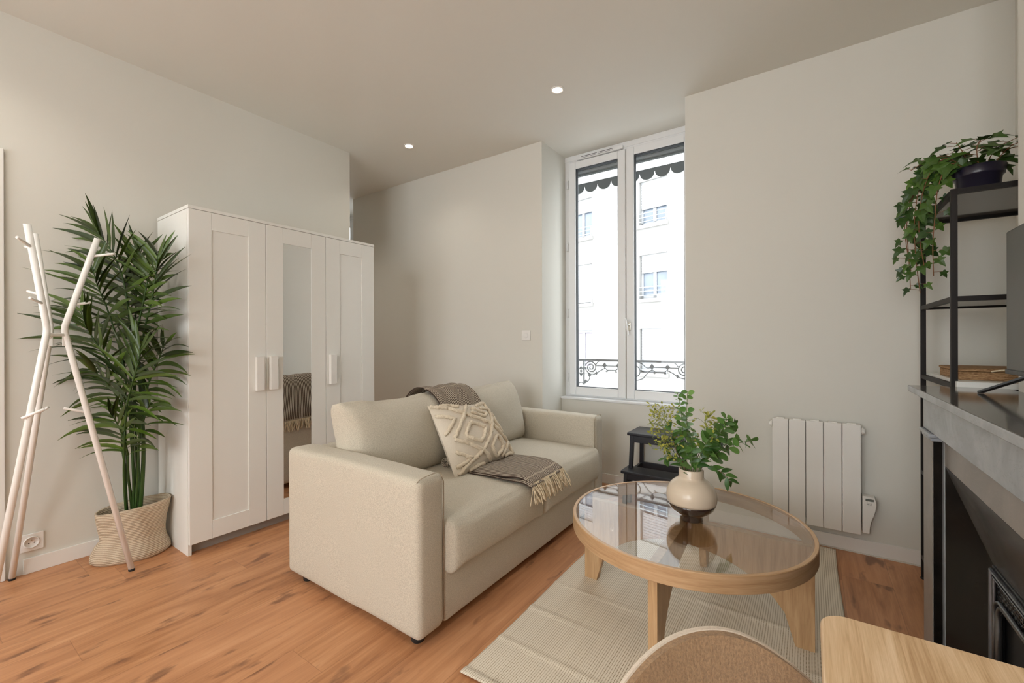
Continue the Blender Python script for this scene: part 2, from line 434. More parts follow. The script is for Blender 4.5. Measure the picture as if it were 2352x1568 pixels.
wr.box(-2.75, -1.45, YREAR - .2, YREAR, 0, .55).box(-2.75, -1.45, YREAR - .2, YREAR, 2.55, ZC)
wr.box(-1.05, .25, YREAR - .2, YREAR, 0, .55).box(-1.05, .25, YREAR - .2, YREAR, 2.55, ZC)
struct('wall_rear', wr, M['wall'])

BH = .076
struct('baseboard_left', MB().box(XA, XA + .011, .385, 2.254, 0, BH), M['trim'], bevel=.002)
bb = MB().box(-4.255, -1.778, YB - .011, YB, 0, BH).box(-.677, XR, YB - .011, YB, 0, BH)
bb.box(-1.778, -.677, 3.322, 3.333, 0, BH).box(-1.778, -1.767, YB, 3.322, 0, BH).box(-.688, -.677, YB, 3.322, 0, BH)
struct('baseboard_back', bb, M['trim'])
struct('trim_1', MB().box(-.677, XR, YB - .017, YB - .0105, 0, .007).box(-1.778, -.677, 3.316, 3.3225, 0, .007), M['wall'])
struct('trim_2', MB().box(-1.778, -.677, 3.318, 3.43, .66, .678), M['pvc'], bevel=.003)   # window sill

# door on the left wall, at the frame's edge
d1 = sname('door_1', (XA, 0, 0))
MB().box(XA, XA + .016, .262, .327, 0, 2.10).box(XA, XA + .016, -.62, -.555, 0, 2.10).box(XA, XA + .016, -.555, .262, 2.035, 2.10).build('door_frame', M['trim'], d1, bevel=.003)
MB().box(XA, XA + .008, -.555, .262, .01, 2.035).build('door_panel', M['trim'], d1)
hd = MB().box(XA + .008, XA + .016, -.53, -.49, .95, 1.17).tube([(XA + .016, -.51, 1.05), (XA + .06, -.51, 1.05), (XA + .06, -.40, 1.05)], .009)
hd.build('door_handle', M['brass'], d1)

# ------------------------------------------------------------------ windows
def frame_ring(mb, x0, x1, z0, z1, y0, y1, w, wt=None, wb=None):
    wt = wt or w; wb = wb or w
    mb.box(x0, x0 + w, y0, y1, z0, z1).box(x1 - w, x1, y0, y1, z0, z1)
    mb.box(x0 + w, x1 - w, y0, y1, z1 - wt, z1).box(x0 + w, x1 - w, y0, y1, z0, z0 + wb); return mb
def build_window(name, x0, x1, detail=True):
    w = sname(name, ((x0 + x1) / 2, 3.43, .678)); xm = x0 + (x1 - x0) * .505
    frame_ring(MB(), x0, x1, .678, 2.745, 3.41, 3.48, .05, .055, .03).build('outer_frame', M['pvc'], w, bevel=.004)
    MB().box(x0, x1, 3.405, 3.44, 2.725, ZC).build('head_board', M['pvc'], w, bevel=.004)
    for a, b in ((x0 + .045, xm - .0035), (xm + .0035, x1 - .03)):
        sash = frame_ring(MB(), a, b, .69, 2.708, 3.392, 3.455, .064, .062, .07).build('sash', M['pvc'], w, bevel=.006, seg=3)
        g = frame_ring(MB(), a + .06, b - .06, .756, 2.650, 3.402, 3.44, .008); g.build('gasket', M['gasket'], sash)
        MB().box(a + .062, b - .062, 3.424, 3.428, .758, 2.648).build('pane', M['winglass'], sash)
    MB().box(xm - .003, xm + .003, 3.40, 3.45, .69, 2.708).build('meeting_gap', M['gap'], w)
    if detail:
        h = MB().rbox((xm + .03, 3.389, 1.272), (.012, .004, .034), .003, (6, 6, 6))
        h.tube([(xm + .03, 3.389, 1.285), (xm + .028, 3.350, 1.285)], .008, 10)
        h.build('handle_base', M['brass'], w, smooth=True)
        MB().beam((xm + .012, 3.345, 1.335), (xm + .036, 3.345, 1.20), .013, .012, (0, 1, 0)).build('handle', M['pvc'], w, bevel=.003)
        for z in (2.52, 1.98, 1.40, .84):
            MB().tube([(x0 + .036, 3.39, z - .03), (x0 + .036, 3.39, z + .03)], .008, 10).tube([(x0 + .036, 3.39, z - .036), (x0 + .036, 3.39, z - .03)], .010, 10).tube([(x0 + .036, 3.39, z + .03), (x0 + .036, 3.39, z + .036)], .010, 10).build('hinge', M['pvc'], w, smooth=True)
        v = MB().box(x0 + .125, xm - .02, 3.378, 3.405, 2.712, 2.742).build('air_vent', M['pvc'], w, bevel=.003)
        L = xm - .02 - x0 - .125; b = MB()
        for a, c in ((.12, .46), (.48, .80)): b.box(x0 + .125 + a * L, x0 + .125 + c * L, 3.3765, 3.379, 2.729, 2.733).box(x0 + .125 + a * L, x0 + .125 + c * L, 3.3765, 3.379, 2.719, 2.721)
        b.build('vent_slot', M['gasket'], v)
    return w
build_window('window_1', -1.778, -.677)
build_window('window_2', -5.36, -4.255, False)
for k, (x0, x1) in enumerate(((-2.75, -1.45), (-1.05, .25))):  # rear windows added out of view to bring soft light from behind
    w = sname('window_%d' % (k + 3), (0, 0, 0))
    frame_ring(MB(), x0, x1, .55, 2.55, YREAR - .12, YREAR - .06, .06).box((x0 + x1) / 2 - .05, (x0 + x1) / 2 + .05, YREAR - .12, YREAR - .06, .6, 2.5).build('outer_frame', M['pvc'], w)
    MB().box(x0 + .05, x1 - .05, YREAR - .092, YREAR - .088, .6, 2.5).build('pane', M['winglass'], w)

# roller shutter, lambrequin and railing outside window_1
def slats(mb, x0, x1, y, z0, z1, p=.045, d=.008):
    n = max(1, int((z1 - z0) / p)); prof = []
    for i in range(n):
        a = z0 + i * p
        prof += [(y + .004, a), (y - d, a + p * .25), (y - d, a + p * .75), (y + .004, a + p * .98)]
    vs = [(x0, q[0], q[1]) for q in prof] + [(x1, q[0], q[1]) for q in prof]; k = len(prof)
    mb.add(vs, [(i, i + 1, k + i + 1, k + i) for i in range(k - 1)]); mb.box(x0, x1, y + .005, y + .012, z0, z1); return mb
rs = thing('roller_shutter', 'grey rolled-up shutter curtain showing at the top of the tall window', 'shutter', (-1.2275, 3.52, 2.62))
slats(MB(), -1.76, -.69, 3.52, 2.634, 2.765, .043).build('curtain', M['shutter'], rs)
MB().box(-1.76, -.69, 3.506, 3.535, 2.620, 2.633).build('end_slat', M['lamb'], rs, bevel=.003)
def scallop():
    P = []; x0, x1 = -1.778, -.60; n = 9; w = .1265; z0, zt = 2.52, 2.612
    P += [(x0, 2.70), (x0, z0)]; xs = x0 - .035
    pts = []
    for i in range(n + 1):
        c = xs + w * (i + .5)
        for k in range(0, 13):
            a = PI + PI * k / 12; px = c + math.cos(a) * w * .47; pz = z0 + .035 + math.sin(a) * .052
            if px > x0 + .001 and px < x1: pts.append((px, pz))
        pts.append((c + w / 2, z0 + .046)) if c + w / 2 < x1 else None
    P += pts + [(x1, 2.55), (x1, 2.70)]
    return P
SC = [p for p in scallop()]
SC[0] = (-1.778, 2.592); SC[-1] = (-.60, 2.592)
lq = MB().extr(SC, 3.615, 3.622, 'y').build('lambrequin', M['lamb']); tag(center(lq), 'slate grey scalloped tin valance hanging outside above the window', 'valance')
struct('trim_3', MB().box(-1.85, -.60, 3.50, 3.613, 2.70, 2.78).box(-1.85, -1.778, 3.5, 3.56, .4, 2.74).box(-.677, -.60, 3.5, 3.56, .4, 2.74).box(-1.85, -.60, 3.5, 3.60, .58, .655), M['ext'])

RL = thing('balcony_railing', 'wrought iron guard rail with scrolls outside the tall window', 'railing', (-1.2275, 3.62, .74))
YR = 3.62
def rp(L): return [(a, YR, b) for a, b in L]
MB().box(-1.80, -.62, YR - .012, YR + .012, .975, .993).build('top_rail', M['rail'], RL)
XM = -1.2275
def spiral(cx, cz, r0, turns, a0, sgn):
    P = []; n = int(26 * turns)
    for i in range(n + 1):
        t = i / n; a = a0 + sgn * 2 * PI * turns * t; r = r0 * (1 - .86 * t); P.append((cx + r * math.cos(a), cz + r * math.sin(a)))
    return P
for sg in (1, -1):
    X = lambda x: XM + sg * (x - XM)
    MM = lambda L: [(X(a), b) for a, b in L]
    for x in (-1.758, -1.699): MB().box(X(x) - .0055, X(x) + .0055, YR - .005, YR + .005, .758, .978).build('post', M['rail'], RL)
    sp = MB().tube(rp(MM(spiral(-1.630, .919, .056, 2.1, PI * .9, -1))), .0048, 6)
    sp.tube(rp(MM(smooth_path([(-1.686, .919, 0), (-1.680, .895, 0), (-1.655, .868, 0), (-1.62, .852, 0), (-1.577, .868, 0), (-1.539, .892, 0), (-1.497, .913, 0)], 5) and [(p.x, p.y) for p in smooth_path([(-1.686, .919, 0), (-1.680, .895, 0), (-1.655, .868, 0), (-1.62, .852, 0), (-1.577, .868, 0), (-1.539, .892, 0), (-1.497, .913, 0)], 5)])), .0045, 6)
    sp.tube(rp(MM([(p.x, p.y) for p in smooth_path([(-1.660, .865, 0), (-1.641, .84, 0), (-1.650, .804, 0), (-1.669, .787, 0), (-1.699, .770, 0)], 5)])), .0045, 6)
    sp.tube(rp(MM([(-1.583, .945), (-1.560, .972), (-1.550, .975)])), .004, 6)
    sp.build('scroll', M['rail'], RL, smooth=True)
    for (a, b, r) in ((-1.728, .912, .012), (-1.728, .882, .012), (-1.728, .850, .012), (-1.499, .940, .019), (-1.577, .868, .012), (-1.643, .845, .013), (-1.680, .790, .014)):
        MB().extr([(X(a), b + r * 1.3), (X(a) + r, b), (X(a), b - r * 1.3), (X(a) - r, b)], YR - .006, YR + .006).build('leaf_ornament', M['rail'], RL)
    rg = MB().tube(rp(MM([(-1.728 + .026 * math.cos(a * PI / 10), .882 + .028 * math.sin(a * PI / 10)) for a in range(20)])), .0035, 6, closed=True)
    rg.build('ring', M['rail'], RL, smooth=True); rg = MB()
    rg.tube(rp(MM([(p.x, p.y) for p in smooth_path([(-1.758, .765, 0), (-1.745, .772, 0), (-1.728, .778, 0), (-1.712, .772, 0), (-1.699, .765, 0)], 4)])), .004, 6)
    rg.build('lower_scroll', M['rail'], RL, smooth=True)
    br = MB().tube(rp(MM([(-1.582, .934), (-1.375, .936)])), .0042, 6).tube(rp(MM([(-1.480, .898), (-1.392, .898)])), .0042, 6)
    br.tube(rp(MM([(-1.499, .918), (-1.475, .899), (-1.470, .890), (-1.477, .882), (-1.487, .886), (-1.486, .894)])), .004, 6)
    br.tube(rp(MM([(-1.372, .918), (-1.397, .899), (-1.402, .890), (-1.395, .882), (-1.386, .886)])), .004, 6)
    br.extr([(X(-1.373), .966), (X(-1.354), .940), (X(-1.373), .914), (X(-1.392), .940)], YR - .006, YR + .006)
    br.tube(rp(MM([(p.x, p.y) for p in smooth_path([(-1.373, .915, 0), (-1.345, .895, 0), (-1.318, .865, 0), (-1.29, .835, 0), (XM, .816, 0)], 5)])), .0045, 6)
    br.tube(rp(MM([(p.x, p.y) for p in smooth_path([(-1.375, .936, 0), (-1.33, .93, 0), (-1.29, .96, 0), (-1.25, .978, 0)], 4)])), .0042, 6)
    br.build('bar', M['rail'], RL, smooth=False)
MB().tube(rp([(XM + .046 * math.cos(a * PI / 12), .897 + .046 * math.sin(a * PI / 12)) for a in range(24)]), .0045, 6, closed=True).build('ring', M['rail'], RL, smooth=True)
MB().extr([(XM, .93), (XM + .012, .897), (XM, .864), (XM - .012, .897)], YR - .005, YR + .005).build('leaf_ornament', M['rail'], RL)

# ------------------------------------------------------------------ building across the street
P0 = V((-4.633, 15.634, 0)); U = V((.98061, -.19595, 0)); N = V((.19595, .98061, 0))
def FB(mb, u0, u1, d0, d1, z0, z1):
    vs = [P0 + U * u + N * d + V((0, 0, z)) for z in (z0, z1) for u, d in ((u0, d0), (u1, d0), (u1, d1), (u0, d1))]
    return mb.add(vs, [(0, 3, 2, 1), (4, 5, 6, 7), (0, 1, 5, 4), (1, 2, 6, 5), (2, 3, 7, 6), (3, 0, 4, 7)])
BD = thing('apartment_building', 'pale rendered apartment block across the street seen through the window', 'building', tuple(P0 + V((0, 0, -6))))
tops = [1.6 + 2.68 * k for k in range(-2, 3)]
cols = [-9.5, -6.34, -3.17, 0., 3.17, 6.34]; HW = .53; WH = 1.60
wl = MB()
edges = [-14] + [e for c in cols for e in (c - HW, c + HW)] + [14]
for i in range(0, len(edges), 2): FB(wl, edges[i], edges[i + 1], 0, .3, -6, 8.4)
for c in cols:
    zs = [-6] + [e for t_ in tops for e in (t_ - WH, t_)] + [8.4]
    for i in range(0, len(zs), 2):
        if zs[i + 1] > zs[i]: FB(wl, c - HW, c + HW, 0, .3, zs[i], zs[i + 1])
FB(wl, -14, 14, .3, 8, -6, 8.4); wl.build('wall', M['ext'], BD)
# how far the blinds are drawn, per column and storey
drop = {(3, 2): 1.58, (3, 3): .66, (3, 4): 1.02, (2, 2): .10, (2, 3): 1.58, (2, 4): .6, (3, 5): 1.25, (2, 5): 1.45, (3, 6): 1.2, (2, 6): 1.5}
for ci, c in enumerate(cols):
    for ri, zt in enumerate(tops):
        if zt < -2: continue
        w = MB(); zb = zt - WH
        FB(w, c - HW, c - HW + .07, .16, .22, zb, zt); FB(w, c + HW - .07, c + HW, .16, .22, zb, zt); FB(w, c - .06, c + .06, .16, .22, zb, zt)
        FB(w, c - HW, c + HW, .16, .22, zb, zb + .12); FB(w, c - HW, c + HW, .16, .22, zt - .08, zt)
        wo = w.build('window', M['wshutter'], BD)
        g = MB(); FB(g, c - HW + .06, c + HW - .06, .20, .21, zb + .1, zt - .05)
        g.build('pane', M['curtain'] if (ci, ri) == (2, 2) else M['bwin'], wo)
        dr = drop.get((ci, ri), .2 + 1.3 * rnd.random())
        s_ = MB(); n = int(dr / .05)
        for k in range(n): FB(s_, c - HW + .03, c + HW - .03, .10 + .012 * (k % 2), .14, zt - .05 * (k + 1), zt - .05 * k)
        if n: s_.build('blind', M['wshutter'], wo)
        q = MB(); FB(q, c - HW - .08, c + HW + .08, -.10, .16, zb - .13, zb); q.build('sill', M['ext'], wo)
        r_ = MB()
        for z in (zb + .42, zb + .27, zb + .12): FB(r_, c - HW - .03, c + HW + .03, -.06, -.035, z - .012, z + .012)
        for u in (c - HW, c + HW): FB(r_, u - .012, u + .012, -.06, -.035, zb, zb + .42)
        r_.build('guard_rail', M['grail'], wo)
struct('ground', MB().box(-30, 20, 3.7, 14, -6.2, -6), M['street'])  # unseen slab added to stop bright sky light from below

# ------------------------------------------------------------------ ceiling downlights
def downlight(x, y, label, power):
    t = thing('downlight', label, 'downlight', (x, y, ZC), 'recessed ceiling downlights')
    prof = [(.030, -.001), (.034, -.006), (.041, -.006), (.043, -.003), (.043, 0), (.030, 0)]
    MB().lathe([(r, z) for r, z in prof] + [prof[0]], (x, y, ZC), 32, caps=False).build('trim_ring', M['ring'], t, smooth=True)
    MB().lathe([(0, -.003), (.028, -.003), (.030, -.0005), (0, -.0005)], (x, y, ZC), 24).build('lens', M['lens'], t, smooth=True)
    ld = bpy.data.lights.new('downlight_lamp', 'SPOT'); ld.energy = power; ld.color = (1., .92, .80); ld.spot_size = 2.4; ld.spot_blend = .8; ld.shadow_soft_size = .035
    lo = bpy.data.objects.new('downlight_lamp', ld); COL.objects.link(lo); lo.parent = t; lo.location = (0, 0, -.02)
    return t
downlight(-2.72, 2.455, 'lit recessed downlight over the wardrobe end, farther and smaller of the two', 6)
downlight(-1.33, 2.45, 'lit recessed downlight in the ceiling before the window, larger of the two', 6)
for x, y, lb in ((-2.7, .05, 'added fill downlight behind the camera by the left wall'), (-1.33, .05, 'added fill downlight behind the camera at mid ceiling'), (-.1, .0, 'added unseen fill downlight over the dining table'),
                 (-2.7, -1.6, 'added unseen fill downlight near the rear wall, left'), (-1.33, -1.6, 'added unseen fill downlight near the rear wall, middle'), (-.1, -1.6, 'added unseen fill downlight near the rear wall, right')):
    downlight(x, y, lb, 13)  # these six lamps are added out of view to fill the room
downlight(-3.95, 1.85, 'added unseen fill downlight in the alcove behind the wardrobe wall', 26)  # lamp added out of sight to brighten the back wall's left end
# ------------------------------------------------------------------ wardrobe
WX0, WX1, WY0, WY1 = -3.205, -2.745, .922, 2.122
wd = thing('wardrobe', 'tall white three-door wardrobe with a mirrored middle door against the left wall', 'wardrobe', ((WX0 + WX1) / 2, (WY0 + WY1) / 2, 0))
for y0 in (WY0, WY1 - .018): MB().box(WX0, WX1 - .021, y0, y0 + .018, 0, 1.878).build('side_panel', M['wardrobe'], wd, bevel=.001)
MB().box(WX0, WX1, WY0 - .001, WY1 + .001, 1.880, 1.898).build('top_panel', M['wardrobe'], wd, bevel=.0015)
MB().box(WX0, WX0 + .006, WY0 + .018, WY1 - .018, .05, 1.878).build('back_panel', M['wardrobe'], wd)
MB().box(WX0 + .01, WX1 - .025, WY0 + .018, WY1 - .018, .065, .083).box(WX0 + .01, WX1 - .025, WY0 + .018, WY1 - .018, 1.862, 1.878).box(WX0 + .01, WX1 - .03, 1.718, 1.734, .083, 1.862).build('shelf_board', M['wardrobe'], wd)
MB().box(WX1 - .075, WX1 - .06, WY0 + .018, WY1 - .018, 0.0, .065).build('plinth', M['gap'], wd)
def wdoor(y0, y1, py0, py1, hy, mirror=False):
    z0, z1, pz0, pz1 = .063, 1.8775, .162, 1.780
    y0 += .0015; y1 -= .0015
    m = MB()
    if mirror: m.box(WX1 - .018, WX1 - .008, y0, y1, z0, z1)
    else: m.box(WX1 - .018, WX1 - .0065, y0, y1, z0, z1)
    for a, b, c, d in ((y0, py0, z0, z1), (py1, y1, z0, z1), (py0 + .0006, py1 - .0006, z0, pz0), (py0 + .0006, py1 - .0006, pz1, z1)): m.box(WX1 - .0068, WX1, a, b, c, d)
    d = m.build('door', M['wardrobe'], wd, bevel=.0009, seg=1)
    if mirror: MB().box(WX1 - .008, WX1 - .004, py0, py1, pz0, pz1).build('mirror', M['mirror'], d)
    h = MB()
    h.box(WX1, WX1 + .030, hy - .006, hy + .006, .864, 1.068).box(WX1, WX1 + .030, hy + (.028 if not mirror else .028), hy + .034, .864, 1.068) if False else h.box(WX1 + .002, WX1 + .030, hy - .022, hy + .022, .864, 1.068)
    h.build('handle', M['handle'], d, bevel=.0015)
wdoor(.922, 1.3245, 1.032, 1.2235, 1.279)
wdoor(1.3245, 1.7215, 1.429, 1.6175, 1.360, True)
wdoor(1.7215, 2.122, 1.829, 2.014, 1.7635)

# ------------------------------------------------------------------ coat stand
rk = thing('coat_stand', 'white tripod coat stand with bent poles and pegs beside the palm', 'coat stand', (-2.93, .42, 0))
poles = [([(-2.834, .704, .008), (-2.882, .480, 1.19), (-2.878, .477, 1.235), (-2.851, .585, 1.661)], [((-2.855, .570, 1.575), (-2.842, .645, 1.597)), ((-2.873, .493, 1.333), (-2.874, .565, 1.352)), ((-2.868, .55, .82), (-2.90, .475, .848))]),
         ([(-2.759, .230, .008), (-2.836, .409, 1.185), (-2.840, .412, 1.23), (-2.760, .344, 1.666)], [((-2.775, .358, 1.571), (-2.712, .31, 1.596)), ((-2.819, .398, 1.331), (-2.765, .352, 1.350)), ((-2.800, .33, .83), (-2.80, .40, .862))]),
         ([(-3.206, .345, .008), (-2.965, .440, 1.19), (-2.958, .440, 1.235), (-2.998, .398, 1.668)], [((-2.992, .405, 1.596), (-3.062, .375, 1.612)), ((-2.975, .42, 1.38), (-3.04, .38, 1.40)), ((-3.04, .408, .818), (-2.975, .435, .85))])]
for P, pegs in poles:
    path = [V(P[0]), V(P[1]).lerp(V(P[0]), .03)] + smooth_path([V(P[1]), (V(P[1]) + V(P[2])) / 2 + (V((-2.9, .443, 1.21)) - (V(P[1]) + V(P[2])) / 2) * .05, V(P[2])], 4) + [V(P[3]).lerp(V(P[2]), .97), V(P[3])]
    pl = MB().tube(path, .0125, 14).build('pole', M['rack'], rk, smooth=True)
    for a, b in pegs: MB().tube([a, V(a).lerp(V(b), .9), b], .0062, 10).build('peg', M['rack'], pl, smooth=True)
    MB().lathe([(.012, 0), (.0135, .002), (.0135, .010), (.0125, .012)], (P[0][0], P[0][1], 0), 14).build('foot', M['rubber'], pl, smooth=True)
hub = MB()
H = [V((-2.880, .478, 1.165)), V((-2.836, .408, 1.165)), V((-2.962, .440, 1.165))]
for i in range(3):
    a, b = H[i], H[(i + 1) % 3]
    hub.beam(a + V((0, 0, .028)), b + V((0, 0, .028)), .012, .014)
    hub.beam(a + V((0, 0, -.025)), a + V((0, 0, .03)), .012, .020, (0, 1, 0))
hub.build('joint_bracket', M['rack'], rk, bevel=.002)

# ------------------------------------------------------------------ basket and palm
BC = V((-3.052, .755, 0))
LA = math.radians(62)     # long axis of the squashed basket
lu, lv = V((math.cos(LA), math.sin(LA), 0)), V((-math.sin(LA), math.cos(LA), 0))
def bk(rl, rs, z, off=(0, 0), wav=0., seed=0):
    L = []
    for k in range(48):
        a = 2 * PI * k / 48
        r = 1 + wav * math.sin(3 * a + seed) + wav * .6 * math.sin(5 * a + seed * 2)
        e = .86
        ca, sa = math.cos(a), math.sin(a); ca = math.copysign(abs(ca) ** e, ca); sa = math.copysign(abs(sa) ** e, sa)
        L.append(BC + lu * (rl * ca * r + off[0]) + lv * (rs * sa * r + off[1]) + V((0, 0, z)))
    return L
lev = [(.060, .05, .0, (0, 0), 0), (.158, .112, .000, (0, 0), .02), (.170, .120, .012, (0, 0), .02), (.168, .118, .035, (0, 0), .02), (.152, .106, .075, (.0, 0), .02), (.138, .098, .105, (.006, 0), .03), (.136, .098, .13, (.008, 0), .03),
       (.142, .100, .17, (.010, 0), .02), (.150, .102, .21, (.012, 0), .02), (.156, .104, .245, (.014, 0), .015), (.160, .105, .268, (.016, 0), .01), (.158, .103, .274, (.016, 0), .01), (.150, .096, .270, (.016, 0), .01), (.146, .094, .235, (.012, 0), .01), (.138, .09, .20, (.01, 0), .01)]
rings = [bk(a, b, z, o, w, i * .15) for i, (a, b, z, o, w) in enumerate(lev)]
for i, r_ in enumerate(rings):
    for p in r_:
        tilt = (p - BC).dot(lu); 
        if p.z > .15: p.z += tilt * .12
        p.x = max(p.x, XA + .013 if p.z < .08 else XA + .004); p.y = min(p.y, WY0 - .004)
mb = MB(); vs = [p for r_ in rings for p in r_]
mb.add(vs, [(i * 48 + k, i * 48 + (k + 1) % 48, (i + 1) * 48 + (k + 1) % 48, (i + 1) * 48 + k) for i in range(len(lev) - 1) for k in range(48)])
mb.add(rings[0], [tuple(range(48))])
tag(center(mb.build('rope_basket', M['basket'], smooth=True)), 'slumped cream cotton rope basket holding the palm between wall and wardrobe', 'basket')

pm = thing('palm_plant', 'tall palm with long dark green fronds standing in the rope basket', 'plant', tuple(BC + V((0, 0, .02))))
MB().lathe([(0, .004), (.065, .004), (.078, .15), (.082, .19), (.076, .19), (.072, .17), (0, .17)], tuple(BC + V((.005, .01, 0))), 28).build('inner_pot', M['pot'], pm, smooth=True)
sl = MB().lathe([(0, .205), (.04, .203), (.07, .196), (.078, .185), (.07, .172), (0, .172)], tuple(BC + V((.005, .01, 0))), 24).build('soil', M['soil'], pm, smooth=True)
CAMR = V((math.cos(math.radians(34.6)), math.sin(math.radians(34.6)), 0))   # along the front of the corner where the palm spreads
def clampP(p):
    p = V(p); p.x = max(p.x, XA + .012)
    if p.x < WX1 + .01: p.y = min(p.y, WY0 - .012)
    return p
def leaflet(mb, base, d, length, width, droop, nrm, seg=7):
    d = V(d).normalized(); pts = []; p = V(base); cur = V(d)
    for i in range(seg + 1):
        pts.append(clampP(p)); p = p + cur * (length / seg); cur = (cur + V((0, 0, -droop / seg))).normalized()
    vs = []; fs = []
    for i, p in enumerate(pts):
        t = i / seg; w = width * (min(1, .35 + 2.4 * t) if t < .35 else (1 - ((t - .35) / .65) ** 1.7)) * .5
        w = max(w, .0006)
        tg = (pts[min(seg, i + 1)] - pts[max(0, i - 1)]); tg = tg.normalized() if tg.length > 1e-6 else d
        sd = tg.cross(V(nrm)); sd = sd.normalized() if sd.length > 1e-4 else tg.orthogonal().normalized(); up = sd.cross(tg)
        vs += [clampP(p - sd * w + up * w * .35), p, clampP(p + sd * w + up * w * .35)]
    for i in range(seg):
        a = i * 3; fs += [(a, a + 1, a + 4, a + 3), (a + 1, a + 2, a + 5, a + 4)]
    mb.add(vs, fs)
PR = random.Random(21)
def frond(stem, rach, n, lL, lR, wid=.024, aL=(70, 25), aR=(70, 25), droop=.55, twist=0., rad=.0065):
    st = smooth_path(stem + [rach[0]], 6)
    MB().tube(st, [rad * (1 - .45 * i / (len(st) - 1)) for i in range(len(st))], 8).build('stalk', M['stalk'], pm, smooth=True)
    rc = smooth_path(rach, 8); m = MB()
    fr = MB().tube(rc, [.0055 - .0038 * i / (len(rc) - 1) for i in range(len(rc))], 6).build('frond_rib', M['stalk'], pm, smooth=True)
    for i in range(n):
        t = (i + .5) / n; k = t * (len(rc) - 1); a = rc[int(k)].lerp(rc[min(len(rc) - 1, int(k) + 1)], k - int(k))
        tg = (rc[min(len(rc) - 1, int(k) + 1)] - rc[max(0, int(k) - 1)]).normalized()
        pr = (CAMR + V((PR.uniform(-.3, .3), -PR.uniform(.0, .45) + twist, 0))); pr = (pr - tg * pr.dot(tg)).normalized()
        env = .62 + .38 * math.sin(PI * min(1, t * 1.05)) if t < .8 else .95 - .5 * (t - .8) / .2
        for sgn, LL, an in ((-1, lL, aL), (1, lR, aR)):
            if LL <= 0: continue
            ang = math.radians(an[0] + (an[1] - an[0]) * t + PR.uniform(-7, 7))
            d = tg * math.cos(ang) + pr * sgn * math.sin(ang)
            nrm = tg.cross(d) if sgn > 0 else d.cross(tg)
            leaflet(m, a + tg * PR.uniform(-.01, .01), d, LL * env * PR.uniform(.85, 1.08), wid * PR.uniform(.8, 1.1), droop * PR.uniform(.6, 1.4), V((0, -.4, .9)) if PR.random() < .5 else nrm)
    m.build('leaflets', M['palm'], fr, smooth=True)
def F(t0, *pts):   # rachis points given in the corner's own frame: (along CAMR, depth behind the stand, height)
    out = []
    for a, d, z in pts: out.append(V((0, 0, 0)) + CAMR * a + V((-.5678, .8231, 0)) * d + V((0, 0, z)))
    return out
BS = BC + V((.005, .01, .19))
f_ = F(0, (0, 0, 0))
def base(dx, dy): return BS + V((dx, dy, 0))
frond([base(0.02, 0.02), V((-2.973, 0.791, 0.581))], [V((-2.944, 0.763, 1.055)), V((-2.873, 0.776, 1.257)), V((-2.822, 0.787, 1.383)), V((-2.792, 0.796, 1.509)), V((-2.772, 0.797, 1.608))], n=18, lL=.30, lR=.27, aL=(112, 40), aR=(62, 18), droop=.45, rad=.012)
frond([base(-0.01, 0.0), V((-3.042, 0.732, 0.654))], [V((-2.998, 0.726, 0.985)), V((-2.987, 0.685, 1.182)), V((-2.989, 0.647, 1.339)), V((-2.987, 0.612, 1.448)), V((-3.002, 0.59, 1.568))], n=17, lL=.38, lR=.26, aL=(82, 38), aR=(80, 35), droop=.5)
frond([base(-0.02, -0.02), V((-3.036, 0.723, 0.61))], [V((-2.965, 0.7, 0.897)), V((-2.937, 0.647, 1.049)), V((-2.937, 0.598, 1.149)), V((-2.949, 0.566, 1.231)), V((-2.961, 0.545, 1.31))], n=17, lL=.40, lR=.24, aL=(78, 42), aR=(60, 30), droop=.45)
frond([base(-0.01, -0.025), V((-3.01, 0.717, 0.452))], [V((-2.913, 0.699, 0.698)), V((-2.862, 0.698, 0.849)), V((-2.798, 0.706, 0.973)), V((-2.765, 0.717, 1.061)), V((-2.745, 0.718, 1.137))], n=16, lL=.31, lR=.29, aL=(84, 22), aR=(72, 22), droop=.55)
frond([base(0.0, 0.01), V((-3.04, 0.757, 0.65))], [V((-3.004, 0.746, 1.218)), V((-2.976, 0.717, 1.447)), V((-2.986, 0.686, 1.581)), V((-3.015, 0.654, 1.67)), V((-3.044, 0.622, 1.736))], n=16, lL=.33, lR=.24, aL=(72, 18), aR=(70, 25), droop=.45)
frond([base(0.01, 0.02), V((-3.034, 0.774, 0.648))], [V((-3.011, 0.766, 1.218)), V((-2.979, 0.764, 1.405)), V((-2.956, 0.768, 1.543)), V((-2.937, 0.768, 1.646))], n=13, lL=.25, lR=.20, aL=(70, 20), aR=(70, 20), droop=.4)
frond([base(0.0, 0.03), V((-3.083, 0.764, 0.643))], [V((-3.057, 0.758, 0.933)), V((-3.03, 0.752, 1.171)), V((-3.025, 0.744, 1.359)), V((-3.034, 0.726, 1.499))], n=14, lL=.26, lR=.24, aL=(95, 40), aR=(95, 40), droop=.9)
frond([base(0.025, 0.0), V((-2.988, 0.769, 0.443))], [V((-2.945, 0.762, 0.591)), V((-2.906, 0.765, 0.699)), V((-2.874, 0.774, 0.781)), V((-2.843, 0.784, 0.84))], n=8, lL=.16, lR=.24, aL=(80, 35), aR=(72, 35), droop=.7)
frond([base(-0.015, 0.01), V((-3.027, 0.742, 0.419))], [V((-2.965, 0.724, 0.562)), V((-2.943, 0.703, 0.649)), V((-2.944, 0.678, 0.732)), V((-2.958, 0.656, 0.79))], n=10, lL=.32, lR=.18, aL=(85, 45), aR=(60, 35), droop=.75)
